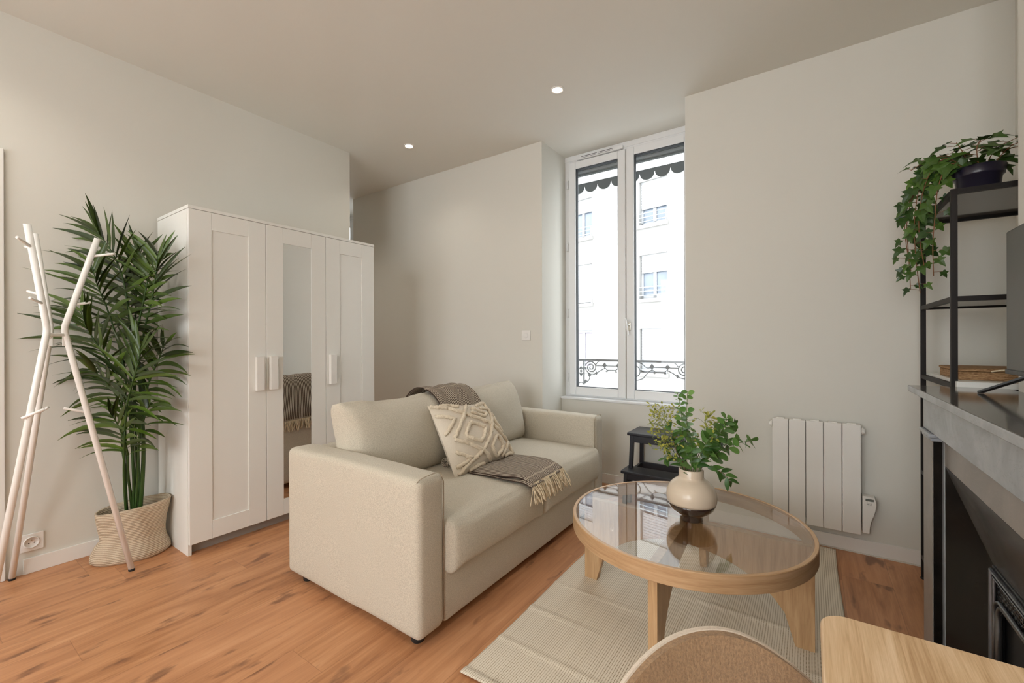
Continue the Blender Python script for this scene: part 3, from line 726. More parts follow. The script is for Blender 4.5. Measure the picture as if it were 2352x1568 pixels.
frond([base(0.02, 0.03), V((-3.022, 0.782, 0.552))], [V((-2.97, 0.782, 0.818)), V((-2.905, 0.802, 0.961)), V((-2.842, 0.821, 1.066)), V((-2.805, 0.835, 1.147))], n=12, lL=.20, lR=.24, aL=(85, 35), aR=(70, 25), droop=.8)
frond([base(-0.02, 0.02), V((-3.066, 0.727, 0.558))], [V((-3.014, 0.715, 0.8)), V((-2.998, 0.677, 0.897)), V((-2.995, 0.631, 0.974)), V((-3.014, 0.594, 1.016))], n=12, lL=.34, lR=.24, aL=(85, 45), aR=(75, 35), droop=.7)
frond([base(0.01, 0.0), V((-3.02, 0.759, 0.699))], [V((-2.934, 0.746, 1.171)), V((-2.87, 0.766, 1.376)), V((-2.838, 0.776, 1.488)), V((-2.816, 0.792, 1.579))], n=12, lL=.24, lR=.2, aL=(100, 40), aR=(75, 25), droop=.6)

# ------------------------------------------------------------------ wall socket, switch
so = thing('wall_socket', 'white square wall socket above the baseboard by the coat stand', 'socket', (XA, .413, .105))
MB().box(XA, XA + .009, .370, .456, .110, .196).build('cover_plate', M['socket'], so, bevel=.003)
ins = MB().lathe([(.0295, 0), (.0295, .003), (.026, .004), (.0225, .0012), (.0225, .0006), (0, .0006)], (0, 0, 0), 32, fn=lambda p: V((p.z + XA + .009, p.x + .413, p.y + .153))).build('insert', M['socket'], so, smooth=True)
for dy in (-.0095, .0095): MB().lathe([(0, .0009), (.0028, .0009), (.0028, .0002)], (0, 0, 0), 12, fn=lambda p: V((p.z + XA + .0092, p.x + .413 + dy, p.y + .150))).build('pin_hole', M['hole'], ins)
MB().tube([(XA + .009, .413, .164), (XA + .014, .413, .164)], .0025, 8).build('earth_pin', M['brass'], ins)
sw = thing('light_switch', 'white square light switch on the back wall left of the window', 'switch', (-1.930, YB, 1.16))
MB().box(-1.972, -1.889, YB - .009, YB, 1.163, 1.245).build('cover_plate', M['socket'], sw, bevel=.003)
MB().lathe([(.021, 0), (.021, .003), (.018, .004), (0, .003)], (0, 0, 0), 32, fn=lambda p: V((p.x - 1.930, YB - .009 - p.z, p.y + 1.204))).build('push_button', M['socket'], sw, smooth=True)

# ------------------------------------------------------------------ sofa
SX0, SX1, SY0, SY1 = -2.105, -1.185, 1.110, 2.835
sf = thing('sofa', 'oatmeal fabric two-seat sofa with boxy arms in the middle of the room', 'sofa', ((SX0 + SX1) / 2, (SY0 + SY1) / 2, 0))
def wr_(p, s, a): return a * (mnoise.noise(p * s) + .5 * mnoise.noise(p * s * 2.3))
for y0, y1 in ((SY0, 1.252), (2.700, SY1)):
    c = V(((SX0 + SX1) / 2, (y0 + y1) / 2, .342)); h = V(((SX1 - SX0) / 2, (y1 - y0) / 2, .305))
    def fa(q, p, c=c):
        w = wr_(p + c, 5, .0022); p = p.copy(); p.z += w + (-.006 * (q.x * q.x) if q.z > .9 else 0); p.y += wr_(p + c + V((9, 0, 0)), 4, .0025); return p
    a = MB().rbox(c, h, .030, (26, 8, 18), fa).build('armrest', M['sofa'], sf, smooth=True)
    # welted seam around the front panel of the arm
    yy0, yy1 = y0 + .006, y1 - .006; xf = SX1 - .012
    P = [(xf - .012, yy0 + .004, .622), (xf, yy0 + .02, .640), (xf, yy1 - .02, .640), (xf, yy1, .60), (xf, yy1, .06)]
    if y0 > 2: P = [(a, y0 + y1 - b, c_) for a, b, c_ in P]
    pth = smooth_path(P[:4], 5)[:-1] + [V(P[3]), V(P[4])]
    pth = [p + V((.003, (-.0055 if p.y < (y0 + y1) / 2 else .0055) * (1 if p.z < .61 else .3), .0055 if p.z > .62 else 0)) for p in pth]
    MB().tube(pth, .0022, 6).build('seam', M['piping'], a, smooth=True)
MB().rbox((-1.585, 1.976, .145), (.392, .722, .105), .014, (16, 20, 8)).build('base', M['sofa'], sf, smooth=True)
def fb(q, p): p = p.copy(); p.z += wr_(p, 5, .004); return p
MB().rbox((-2.030, 1.976, .330), (.075, .722, .295), .030, (8, 20, 12), fb).build('back_frame', M['sofa'], sf, smooth=True)
for y0, y1, sd in ((1.256, 1.974, 0.), (1.978, 2.698, 5.)):
    c = V((-1.520, (y0 + y1) / 2, .342)); h = V((.365, (y1 - y0) / 2, .098))
    def fs_(q, p, sd=sd):
        p = p.copy(); e = (1 - q.x ** 4) * (1 - q.y ** 4)
        if q.z > 0: p.z += .024 * e * q.z
        if q.x > .3: p.x += .022 * (1 - q.y ** 6) * (1 - (q.z * .9) ** 2) * q.x
        p.z += wr_(p + V((sd, 0, 0)), 4, .004); 
        if q.x > .9: p.x += wr_(p + V((sd, 3, 0)), 9, .005)
        # pinched front corners
        cr = max(0, q.x - .6) / .4 * max(0, abs(q.y) - .82) / .18; p.z += (.012 if q.z > 0 else -.022) * cr
        return p
    cu = MB().rbox(c, h, .034, (20, 22, 10), fs_).build('seat_cushion', M['sofa'], sf, smooth=True)
for y0, y1, sd in ((1.236, 1.968, 0.), (1.972, 2.690, 3.)):
    hw = (y1 - y0) / 2; c = V((-1.850, (y0 + y1) / 2, .645)); R_ = Matrix.Rotation(math.radians(-14), 3, 'Y')
    def fc(q, p, sd=sd, hw=hw):
        p = p.copy(); e = (1 - abs(q.y) ** 3) * (1 - abs(q.z) ** 3)
        p.x += (.045 if q.x > 0 else .008) * e * q.x
        top = max(0, q.z); p.x *= 1 - .35 * top ** 3
        p.z += -.022 * (1 - q.y ** 2) * top + .010 * top * abs(q.y) ** 3
        p.z += wr_(p + V((sd, sd, 0)), 4.5, .010) * top; p.x += wr_(p * 1. + V((sd, 0, 2)), 5, .010)
        cr = max(0, abs(q.y) - .75) / .25 * max(0, q.z - .6) / .4; p.y += math.copysign(.010 * cr, q.y)
        w = abs(q.z) ** 6; p.y *= 1 - .015 * (1 - q.z ** 2)
        if q.z > .5: p.z += .006 * math.sin(q.y * 17 + sd) * (q.z - .5) * (abs(q.y) > .25)
        return p
    MB().rbox(c, (.092, hw, .222), .06, (12, 24, 18), fc, R_.to_4x4()).build('back_cushion', M['sofa'], sf, smooth=True)
for x in (SX0 + .09, SX1 - .07):
    for y in (SY0 + .06, SY1 - .06): MB().lathe([(.024, 0), (.026, .004), (.026, .04), (0, .04)], (x, y, 0), 20).build('foot', M['foot'], sf, smooth=True)

# throw blanket draped over the back and seat
def loft(Ls, Rs, k=10):
    A = smooth_path(Ls, k); B = smooth_path(Rs, k); n = len(A) - 1
    cum = [0]
    for i in range(n): cum.append(cum[-1] + ((A[i + 1] + B[i + 1]) / 2 - (A[i] + B[i]) / 2).length)
    def fn(u, v):
        d = v * cum[-1]; i = 0
        while i < n - 1 and cum[i + 1] < d: i += 1
        t = (d - cum[i]) / max(1e-6, cum[i + 1] - cum[i]); a = A[i].lerp(A[i + 1], t); b = B[i].lerp(B[i + 1], t)
        p = a.lerp(b, u); ac = (A[i + 1] - A[i]).cross(B[i] - A[i]); ac = ac.normalized() if ac.length > 1e-6 else V((0, 0, 1))
        return p + ac * (.004 * math.sin(u * 9 + v * 6) + .003 * math.sin(u * 21 + v * 13))
    return fn, cum[-1]
tb = thing('throw_blanket', 'dark striped cotton throw with cream fringe draped over the sofa back and seat', 'blanket', (-1.7, 1.95, .45))
Lp = [(-2.122, 1.70, .53), (-2.118, 1.71, .60), (-2.085, 1.74, .665), (-2.035, 1.78, .78), (-1.985, 1.79, .850), (-1.915, 1.795, .884), (-1.82, 1.80, .862), (-1.735, 1.80, .785), (-1.658, 1.795, .64), (-1.650, 1.78, .52), (-1.610, 1.76, .474), (-1.50, 1.75, .478), (-1.30, 1.755, .484), (-1.19, 1.79, .478), (-1.135, 1.81, .448)]
Rp = [(-2.122, 2.16, .55), (-2.118, 2.16, .60), (-2.085, 2.16, .665), (-2.035, 2.16, .78), (-1.985, 2.16, .850), (-1.915, 2.16, .884), (-1.82, 2.16, .862), (-1.735, 2.16, .785), (-1.658, 2.15, .64), (-1.650, 2.14, .52), (-1.610, 2.13, .474), (-1.50, 2.13, .478), (-1.33, 2.13, .484), (-1.21, 2.13, .482), (-1.128, 2.12, .458)]
fn, ln = loft(Lp, Rp)
MB().grid(fn, 44, 130).build('cloth', M['throw'], tb, smooth=True, solid=.005)
fn2, _ = loft([V(p) + V((.012, -.018, -.010)) for p in Lp[9:]], [V(p) + V((.010, -.04, -.010)) for p in Rp[9:]])
MB().grid(fn2, 40, 50).build('under_fold', M['throw'], tb, smooth=True, solid=.004)
rl = MB(); rc_ = V((-1.655, 1.775, .485))
rl.grid(lambda u, v: rc_ + V((.030 * (1 - .6 * u) * math.cos(u * 13), v * .30 - .03, .032 * (1 - .6 * u) * math.sin(u * 13))), 60, 6)
rl.build('rolled_edge', M['throw'], tb, smooth=True, solid=.003)
FRr = random.Random(5)
def fringe(p0, p1, dirs, n, L, name):
    m = MB(); p0, p1 = V(p0), V(p1)
    for i in range(n):
        t = (i + FRr.random() * .6) / n; b = p0.lerp(p1, t); d = V(dirs) + V((FRr.uniform(-.15, .35), FRr.uniform(-.35, .35), FRr.uniform(-.2, .1))); d.normalize()
        P = [b]; cur = d
        for k in range(5):
            cur = (cur + V((FRr.uniform(-.25, .3), FRr.uniform(-.35, .35), -.25))).normalized(); P.append(P[-1] + cur * L * FRr.uniform(.75, 1.15) / 5)
        r = FRr.uniform(.0022, .0042); m.tube(smooth_path(P, 2), r, 5)
    o = m.build(name, M['fringe'], tb, smooth=True); o['kind'] = 'stuff'; return o
fringe(Lp[-1], Rp[-1], (.55, 0, -.8), 90, .105, 'fringe')
fringe(Lp[0], Rp[0], (-.05, 0, -1), 80, .09, 'fringe')

# tufted cushion
tp = thing('throw_pillow', 'square cream cushion with tufted diamond pattern leaning on the striped throw', 'cushion', (-1.55, 1.9, .46))
TL, TR, BR, BL = V((-1.745, 1.700, .800)), V((-1.735, 2.175, .762)), V((-1.470, 2.150, .470)), V((-1.485, 1.640, .452))
pn = (TR - TL).cross(BL - TL).normalized(); pn = pn if pn.x > 0 else -pn
def pz(s, t, side, off=0.):
    base_ = TL.lerp(TR, s).lerp(BL.lerp(BR, s), t)
    a, b = 2 * s - 1, 2 * t - 1; e = max(0, (1 - abs(a) ** 2.6)) ** .6 * max(0, (1 - abs(b) ** 2.6)) ** .6
    cx = .03 * (1 - b * b) * a * abs(a) + 0; cy = .03 * (1 - a * a) * b * abs(b)
    base_ = base_ - (TR - TL) * cx - (BL - TL) * cy
    return base_ + pn * (side * (.078 * e + off) + .004 * math.sin(7 * s + 5 * t) * e)
m = MB(); m.grid(lambda s, t: pz(s, t, 1), 30, 30, uvs=False); m.grid(lambda s, t: pz(s, t, -1), 30, 30, uvs=False)
m.build('cover', M['pillow'], tp, smooth=True)
tf = MB(); TRn = random.Random(9)
def tuft(pts):
    P = []; R = []
    for (a, b) in zip(pts[:-1], pts[1:]):
        L = math.hypot(b[0] - a[0], b[1] - a[1]); n = max(2, int(L / .018))
        for k in range(n): P.append((a[0] + (b[0] - a[0]) * k / n, a[1] + (b[1] - a[1]) * k / n))
    P.append(pts[-1]); Q = []
    for s, t in P:
        e_ = max(0, 1 - abs(2 * s - 1) ** 2.6) ** .6 * max(0, 1 - abs(2 * t - 1) ** 2.6) ** .6; s -= .085 * e_; t += .05 * e_
        s = min(.985, max(.015, s)); t = min(.985, max(.015, t))
        Q.append(pz(s + TRn.uniform(-.006, .006), t + TRn.uniform(-.006, .006), 1, .003 + TRn.uniform(0, .004))); R.append(TRn.uniform(.0085, .0125))
    if len(Q) > 1: tf.tube(Q, R, 7)
TUFTS = [[(0.025, 0.025), (0.242, 0.079), (0.444, 0.193), (0.639, 0.312), (0.807, 0.44), (0.896, 0.602), (0.972, 0.769), (0.975, 0.968)], [(0.577, 0.052), (0.484, 0.149), (0.413, 0.237), (0.298, 0.355), (0.161, 0.506)], [(0.156, 0.517), (0.322, 0.625), (0.467, 0.764), (0.535, 0.871), (0.562, 0.975)], [(0.974, 0.025), (0.948, 0.177), (0.887, 0.324), (0.803, 0.446), (0.648, 0.634), (0.504, 0.767), (0.357, 0.836), (0.194, 0.896), (0.051, 0.968)], [(0.975, 0.78), (0.885, 0.86), (0.761, 0.955)], [(0.623, 0.118), (0.732, 0.2), (0.827, 0.248), (0.75, 0.298), (0.664, 0.236), (0.586, 0.172)], [(0.462, 0.343), (0.578, 0.395), (0.663, 0.472), (0.598, 0.566), (0.501, 0.65), (0.404, 0.582), (0.324, 0.508), (0.385, 0.433), (0.462, 0.343)], [(0.789, 0.63), (0.831, 0.707), (0.838, 0.807), (0.755, 0.894), (0.668, 0.932), (0.641, 0.853), (0.63, 0.771), (0.71, 0.691), (0.789, 0.63)], [(0.025, 0.156), (0.134, 0.197), (0.26, 0.254), (0.157, 0.349), (0.054, 0.434)], [(0.099, 0.674), (0.203, 0.746), (0.287, 0.824), (0.183, 0.855), (0.06, 0.861)], [(0.973, 0.258), (0.975, 0.376), (0.975, 0.504), (0.975, 0.606), (0.935, 0.518), (0.909, 0.412), (0.946, 0.333)], [(0.211, 0.975), (0.342, 0.963), (0.446, 0.961), (0.445, 0.975)], [(0.749, 0.084), (0.894, 0.033), (0.946, 0.029)], [(0.144, 0.025), (0.303, 0.025), (0.427, 0.071)], [(0.964, 0.853), (0.975, 0.937), (0.975, 0.975)], [(0.811, 0.972), (0.907, 0.959), (0.951, 0.975)], [(0.768, 0.137), (0.879, 0.17), (0.944, 0.184)]]
for L_ in TUFTS: tuft(L_)
tf.build('tufting', M['tuft'], tp, smooth=True)

# ------------------------------------------------------------------ rug
rg = MB()
def rugf(u, v):
    x = -1.003 + 1.118 * u; y = 1.128 + 1.812 * v
    x += .006 * math.sin(v * 9) * (1 - 2 * u) * .6; z = .004
    for c in (.25, .5, .75): z += .006 * math.exp(-((v - c) / .008) ** 2) * (.5 + .5 * math.sin(u * 5 + c * 9))
    z += .007 * math.exp(-((u - .5) / .012) ** 2) * (.6 + .4 * math.sin(v * 7)); z += .0035 * math.exp(-((v - .125) / .006) ** 2) + .003 * math.exp(-((v - .375) / .006) ** 2)
    z += .0022 * (1 + math.sin(u * 11 + v * 5)) * .5
    if min(v, 1 - v) < .02: z += .004 * (1 + math.sin(u * 14))
    return V((x, y, z))
rg.grid(rugf, 120, 200)
tag(center(rg.build('rug', M['rug'], smooth=True, solid=-.003)), 'thin woven jute and cream rug with fold creases under the coffee table', 'rug')

# ------------------------------------------------------------------ coffee table
CT = V((-.447, 1.953, 0)); RR = .475; ZT = .400
ct = thing('coffee_table', 'round oak coffee table with a glass top on the rug', 'coffee table', tuple(CT + V((0, 0, .005))))
prof = [(RR - .022, .338), (RR - .002, .338), (RR, .340), (RR, ZT - .002), (RR - .002, ZT), (RR - .013, ZT), (RR - .0145, ZT - .0015), (RR - .0145, ZT - .008), (RR - .022, ZT - .008), (RR - .022, .338)]
MB().lathe(prof, tuple(CT), 128, caps=False).build('rim', M['band'], ct, smooth=False)
for p in bpy.data.objects['rim'].data.polygons: p.use_smooth = True
bpy.data.objects['rim'].modifiers.new('ES', 'EDGE_SPLIT').split_angle = .6
MB().lathe([(0, ZT - .0072), (RR - .0155, ZT - .0072), (RR - .0155, ZT - .0015), (0, ZT - .0015)], tuple(CT), 128).build('glass_top', M['tglass'], ct)
def tleg(a):
    c, s = math.cos(a), math.sin(a)
    O_ = [(.012, ZT - .0085), (RR - .0225, ZT - .0085), (RR - .0225, .338), (RR - .014, .336), (RR - .014, .006), (RR - .075, .006)]
    for k in range(1, 13):
        t = k / 12; O_.append(((RR - .075) + (.012 - RR + .075) * t, 0.)); q_ = (RR - .075) * (1 - t); O_[-1] = (max(.012, q_), .006 + .284 * math.sqrt(max(0., 1 - (q_ / (RR - .075)) ** 2)))
    vs = []; n = len(O_)
    for w in (-.0165, .0165):
        for r, z in O_: vs.append(CT + V((r * c - w * s, r * s + w * c, z)))
    MB().add(vs, [tuple(range(n)), tuple(reversed(range(n, 2 * n)))] + [(i, n + i, n + (i + 1) % n, (i + 1) % n) for i in range(n)]).build('leg', M['oakv'], ct, bevel=.0012, seg=1)
for k in range(4): tleg(k * PI / 2)

# ------------------------------------------------------------------ vase and greenery
VC = V((-.4163, 1.9425, ZT - .0014))
va = thing('vase', 'bulbous cream ceramic vase with a dark brown glazed base on the glass table', 'vase', tuple(VC))
pro = [(0, .0), (.046, .0), (.048, .003), (.047, .016), (.050, .022), (.066, .030), (.083, .043), (.0925, .055), (.0965, .0655), (.0985, .072)]
up = [(.0985, .072), (.1003, .080), (.1025, .095), (.100, .115), (.091, .137), (.077, .153), (.064, .162), (.057, .167), (.052, .172), (.0505, .178), (.0505, .206), (.049, .208), (.046, .205), (.046, .175), (.06, .158), (.085, .12), (.085, .07), (.05, .03), (0, .025)]
pro = [(a * .985, b * 1.035) for a, b in pro]; up = [(a * .985, b * 1.035) for a, b in up]
MB().lathe(pro, tuple(VC), 56).build('glazed_base', M['glaze'], va, smooth=True)
MB().lathe(up, tuple(VC), 56).build('body', M['vase'], va, smooth=True)
def flat_leaf(mb, base, d, nrm, L, W, shape='oval', fold=.15, droop=.2):
    d = V(d).normalized(); nrm = V(nrm); sd = d.cross(nrm)
    if sd.length < 1e-3: sd = d.orthogonal()
    sd.normalize(); up_ = sd.cross(d).normalized(); n = 7; vs = []; fs = []
    for i in range(n + 1):
        t = i / n
        if shape == 'round': w = math.sin(PI * min(1, max(0, .06 + .94 * t))) ** .55
        elif shape == 'oval': w = math.sin(PI * t ** .85) ** .9
        else: w = math.sin(PI * t) ** .8
        w = w * W / 2 if 0 < i < n else .0005
        p = V(base) + d * (L * t) - up_ * (droop * L * t * t)
        vs += [p - sd * w + up_ * w * fold, p, p + sd * w + up_ * w * fold]
    for i in range(n): a = i * 3; fs += [(a, a + 1, a + 4, a + 3), (a + 1, a + 2, a + 5, a + 4)]
    mb.add(vs, fs)
SR = random.Random(33)
PX = .001866
ND = V((-.5678, .8231, 0))
def nk(dx, dy, dd=0.): return VC + V((0, 0, .215)) + CAMR * (dx * PX) + V((0, 0, dy * PX)) + ND * dd   # offsets from the vase mouth
def sprig(label, name, pts, kind, n, size, leafmat, twig, start=.3, rnm=.0016, spread=1.):
    n = int(n * 1.25); size *= {'bud': 1.3, 'euc': 1.25}.get(kind, 1.05)
    P = smooth_path(pts, 6); o0 = V(pts[0])
    t_ = thing(name, label, 'foliage', tuple(o0), 'greenery in the cream vase')
    MB().tube(P, [rnm * (1.25 - .6 * i / (len(P) - 1)) for i in range(len(P))], 6).build('stem', M[twig], t_, smooth=True)
    m = MB(); tw = MB()
    for i in range(n):
        t = start + (1 - start) * (i + .4) / n; k = t * (len(P) - 1); j = min(len(P) - 2, int(k)); a = P[j].lerp(P[j + 1], k - j); tg = (P[j + 1] - P[j]).normalized()
        s_ = size * (1.1 - .55 * (t - start) / (1 - start + 1e-6)) if kind == 'euc' else size
        az = SR.uniform(0, 2 * PI) if kind != 'euc' else (i * 1.9 + SR.uniform(-.3, .3))
        e1 = tg.orthogonal().normalized(); e2 = tg.cross(e1)
        for q in ((0, PI) if kind in ('euc', 'pair') else (0,)):
            r = e1 * math.cos(az + q) + e2 * math.sin(az + q)
            if kind == 'euc':
                d = (r * .9 + tg * .35 + V((0, 0, .05))); flat_leaf(m, a + r * .003, d, (tg * .55 - ND * SR.uniform(.2, 1.1) + V((SR.uniform(-.4, .4), 0, .35))), s_ * SR.uniform(.85, 1.1), s_ * SR.uniform(.85, 1.05), 'round', .12, .12)
            elif kind in ('leaf', 'pair'):
                d = r * .8 + tg * .65; flat_leaf(m, a, d, V((SR.uniform(-.4, .4), -.5, .8)), s_ * SR.uniform(.8, 1.2), s_ * SR.uniform(.40, .5), 'oval', .2, .35)
            else:
                L = SR.uniform(.015, .045) * spread; b = a + (r * .85 + tg * .5).normalized() * L; tw.tube([a, a.lerp(b, .5) + V((0, 0, .003)), b], .0006, 4)
                for _ in range(3):
                    c = b + V((SR.uniform(-1, 1), SR.uniform(-1, 1), SR.uniform(-.6, 1))) * .011; tw.tube([b, c], .0005, 4)
                    d = (c - b).normalized(); flat_leaf(m, c, d, (0, -.6, .8), size * SR.uniform(.8, 1.2), size * .5, 'oval', .3, .1)
    if tw.v: tw.build('twigs', M[twig], t_, smooth=True)
    m.build('leaves', M[leafmat], t_, smooth=True)
sprig('tallest eucalyptus sprig rising straight above the vase', 'eucalyptus_sprig', [nk(-6, -60), nk(-10, 5), nk(-9, 70), nk(-10, 120), nk(-8, 176)], 'euc', 10, .036, 'euc', 'gtwig', .33)
sprig('second tall eucalyptus sprig, just left of the tallest', 'eucalyptus_sprig', [nk(-8, -60), nk(-14, 10), nk(-16, 70, .01), nk(-20, 130, .015), nk(-27, 172, .02)], 'euc', 8, .026, 'euc', 'gtwig', .5)
sprig('eucalyptus sprig leaning right, reaching farthest right of the vase', 'eucalyptus_sprig', [nk(4, -60), nk(20, 10, -.02), nk(50, 45, -.05), nk(88, 64, -.06), nk(124, 70, -.06)], 'euc', 10, .042, 'euc', 'gtwig', .35)
sprig('eucalyptus sprig with big round leaves right of the middle', 'eucalyptus_sprig', [nk(5, -60), nk(18, 15, -.02), nk(40, 66, -.04), nk(62, 94, -.04), nk(74, 120, -.03)], 'euc', 9, .042, 'euc', 'gtwig', .35)
sprig('eucalyptus sprig bending right behind the broad leaves', 'eucalyptus_sprig', [nk(6, -60), nk(24, 20, .04), nk(62, 68, .05), nk(96, 92, .05), nk(112, 92, .05)], 'euc', 9, .040, 'euc', 'gtwig', .4)
sprig('short eucalyptus sprig with rounded leaves in the middle of the bunch', 'eucalyptus_sprig', [nk(-4, -60), nk(-4, 8, -.02), nk(-6, 50, -.03), nk(-2, 92, -.03)], 'euc', 7, .040, 'euc', 'gtwig', .3)
sprig('leafy sprig hanging down over the right lip of the vase', 'leafy_sprig', [nk(6, -50), nk(22, 4, -.01), nk(44, 2, -.03), nk(64, -6, -.04), nk(78, -24, -.04)], 'leaf', 9, .046, 'dleaf', 'twig', .35)
sprig('leafy sprig with dark leaves spreading right above the lip', 'leafy_sprig', [nk(6, -50), nk(22, 14, -.01), nk(42, 30, -.01), nk(62, 44, .0), nk(84, 56, .0)], 'leaf', 9, .044, 'dleaf', 'twig', .2)
sprig('leafy sprig with dark leaves arching left', 'leafy_sprig', [nk(-6, -50), nk(-22, 14, -.02), nk(-38, 40, -.03), nk(-48, 72, -.03), nk(-52, 98, -.03)], 'leaf', 11, .046, 'dleaf', 'twig', .2)
sprig('low leafy sprig at the left lip of the vase', 'leafy_sprig', [nk(-6, -50), nk(-24, 8), nk(-44, 24, -.01), nk(-56, 30, -.01), nk(-64, 20, -.01)], 'leaf', 9, .032, 'dleaf', 'twig', .3)
sprig('leafy sprig with upright leaves in the front of the bunch', 'leafy_sprig', [nk(0, -50), nk(4, 12, -.04), nk(14, 48, -.05), nk(30, 82, -.06)], 'leaf', 11, .050, 'dleaf', 'gtwig', .1)
sprig('yellow-green bud spray spreading farthest left', 'bud_spray', [nk(-6, -50), nk(-24, 12), nk(-44, 46), nk(-60, 80), nk(-68, 112)], 'bud', 34, .012, 'bud', 'gtwig', .45, .0014, 1.5)
sprig('yellow-green bud spray between the leftmost spray and the tall sprigs', 'bud_spray', [nk(-5, -50), nk(-18, 14, .03), nk(-34, 60, .04), nk(-52, 110, .04), nk(-52, 128, .04)], 'bud', 22, .012, 'bud', 'gtwig', .45, .0014, 1.5)
sprig('yellow-green bud spray standing upright right of the tall sprigs', 'bud_spray', [nk(2, -50), nk(8, 14, .0), nk(22, 70, -.02), nk(30, 122, -.02)], 'bud', 20, .014, 'bud', 'gtwig', .45, .0014, 1.2)
sprig('low yellow-green bud spray drooping left toward the stool', 'bud_spray', [nk(-6, -50), nk(-28, 12, -.02), nk(-54, 36, -.03), nk(-78, 62, -.03)], 'bud', 16, .012, 'bud', 'gtwig', .5, .0014, 1.2)

# ------------------------------------------------------------------ step stool
st = thing('step_stool', 'black-stained wooden two-step stool under the window', 'step stool', (-.875, 3.10, 0))
SXL, SXR = -1.082, -.668
MB().extr([(SXL, 3.015), (SXR, 3.015), (SXR, 3.285), (SXL, 3.285)], .480, .500, 'z').build('top_step', M['black'], st, bevel=.004)
MB().box(-.935, -.815, 3.135, 3.165, .4999, .5006).build('hand_slot', M['rubber'], st)
MB().box(SXL - .012, SXR + .012, 2.918, 3.075, .230, .250).build('lower_step', M['black'], st, bevel=.004)
for x, sg in ((SXL + .022, 1), (SXR - .022, -1)):
    MB().beam((x + sg * .010, 3.042, .482), (x - sg * .010, 3.030, .0), .024, .036, (0, 1, 0)).build('leg', M['black'], st, bevel=.002)
    MB().beam((x + sg * .010, 3.255, .482), (x - sg * .010, 3.300, .0), .024, .036, (0, 1, 0)).build('leg', M['black'], st, bevel=.002)
    MB().beam((x - sg * .004, 2.950, .231), (x - sg * .012, 2.938, .0), .024, .034, (0, 1, 0)).build('leg', M['black'], st, bevel=.002)
    MB().box(x - .009, x + .009, 2.94, 3.285, .205, .232).build('side_rail', M['black'], st, bevel=.002)
    MB().box(x + sg * .002 - .009, x + sg * .002 + .009, 3.03, 3.265, .438, .48).build('side_rail', M['black'], st, bevel=.002)
MB().box(SXL + .03, SXR - .03, 3.028, 3.046, .432, .48).build('front_rail', M['black'], st, bevel=.002)
MB().box(SXL + .03, SXR - .03, 2.932, 2.950, .188, .23).build('front_rail', M['black'], st, bevel=.002)
MB().box(SXL + .03, SXR - .03, 3.268, 3.286, .19, .235).build('back_rail', M['black'], st, bevel=.002)
MB().box(SXL + .03, SXR - .03, 3.252, 3.268, .44, .48).build('back_rail', M['black'], st, bevel=.002)

# ------------------------------------------------------------------ radiator
rd = thing('radiator', 'white five-panel electric radiator on the back wall', 'radiator', (.02, YB - .03, .12))
px0 = -.184; pw = .0818
for k in range(5):
    a = px0 + k * pw
    MB().box(a + .0014, a + pw - .0014, 2.946, 2.978, .117, .703).build('panel', M['radiator'], rd, bevel=.004, seg=3)
MB().box(px0 + .004, px0 + 5 * pw - .004, 2.968, 2.985, .150, .692).build('core', M['gap'], rd)
tn = MB()
for k in range(5): tn.box(px0 + k * pw + .02, px0 + k * pw + pw - .02, 2.955, 2.985, .700, .708)
tn.build('top_fins', M['radiator'], rd, bevel=.002)
for x, sx in ((px0, -1), (px0 + 5 * pw, 1)):
    MB().tube([(x, 2.972, .668), (x + sx * .008, 2.972, .668)], .020, 20).tube([(x + sx * .008, 2.972, .668), (x + sx * .014, 2.972, .668)], .016, 20).build('end_cap', M['radiator'], rd, smooth=False, bevel=.001)
MB().box(px0 + .05, px0 + .09, 2.985, YB, .18, .22).box(px0 + .31, px0 + .35, 2.985, YB, .18, .22).box(px0 + .05, px0 + .09, 2.985, YB, .62, .66).box(px0 + .31, px0 + .35, 2.985, YB, .62, .66).build('wall_bracket', M['gap'], rd)
bx = .2285
out = [(bx, .330), (bx + .050, .327)] + [(p.x, p.y) for p in smooth_path([(bx + .050, .327, 0), (bx + .0575, .300, 0), (bx + .057, .272, 0), (bx + .048, .232, 0), (bx + .036, .195, 0), (bx + .031, .160, 0), (bx + .030, .132, 0)], 4)][1:] + [(bx, .134)]
cb = MB().extr(out, 2.945, 2.995, 'y').build('control_box', M['radiator'], rd, bevel=.003)
fc_ = MB().extr([(bx + .003, .3295), (bx + .050, .3265), (bx + .0570, .300), (bx + .0565, .277), (bx + .003, .282)], 2.9415, 2.9455, 'y').build('control_face', M['radiator'], cb, bevel=.001)
MB().box(bx + .012, bx + .046, 2.9405, 2.942, .306, .318).build('display', M['display'], fc_)
MB().lathe([(0, .003), (.007, .002), (.009, 0)], (0, 0, 0), 20, fn=lambda p: V((p.x * 1.2 + bx + .029, 2.9415 - p.z, p.y * .7 + .2985))).build('button', M['radiator'], fc_, smooth=True)
kb = MB()
for a, b in ((.022, .2905), (.029, .2885), (.037, .2905), (.024, .2865), (.034, .2865)): kb.box(bx + a - .0022, bx + a + .0022, 2.9404, 2.942, b - .001, b + .001)
kb.build('button_marks', M['display'], fc_)

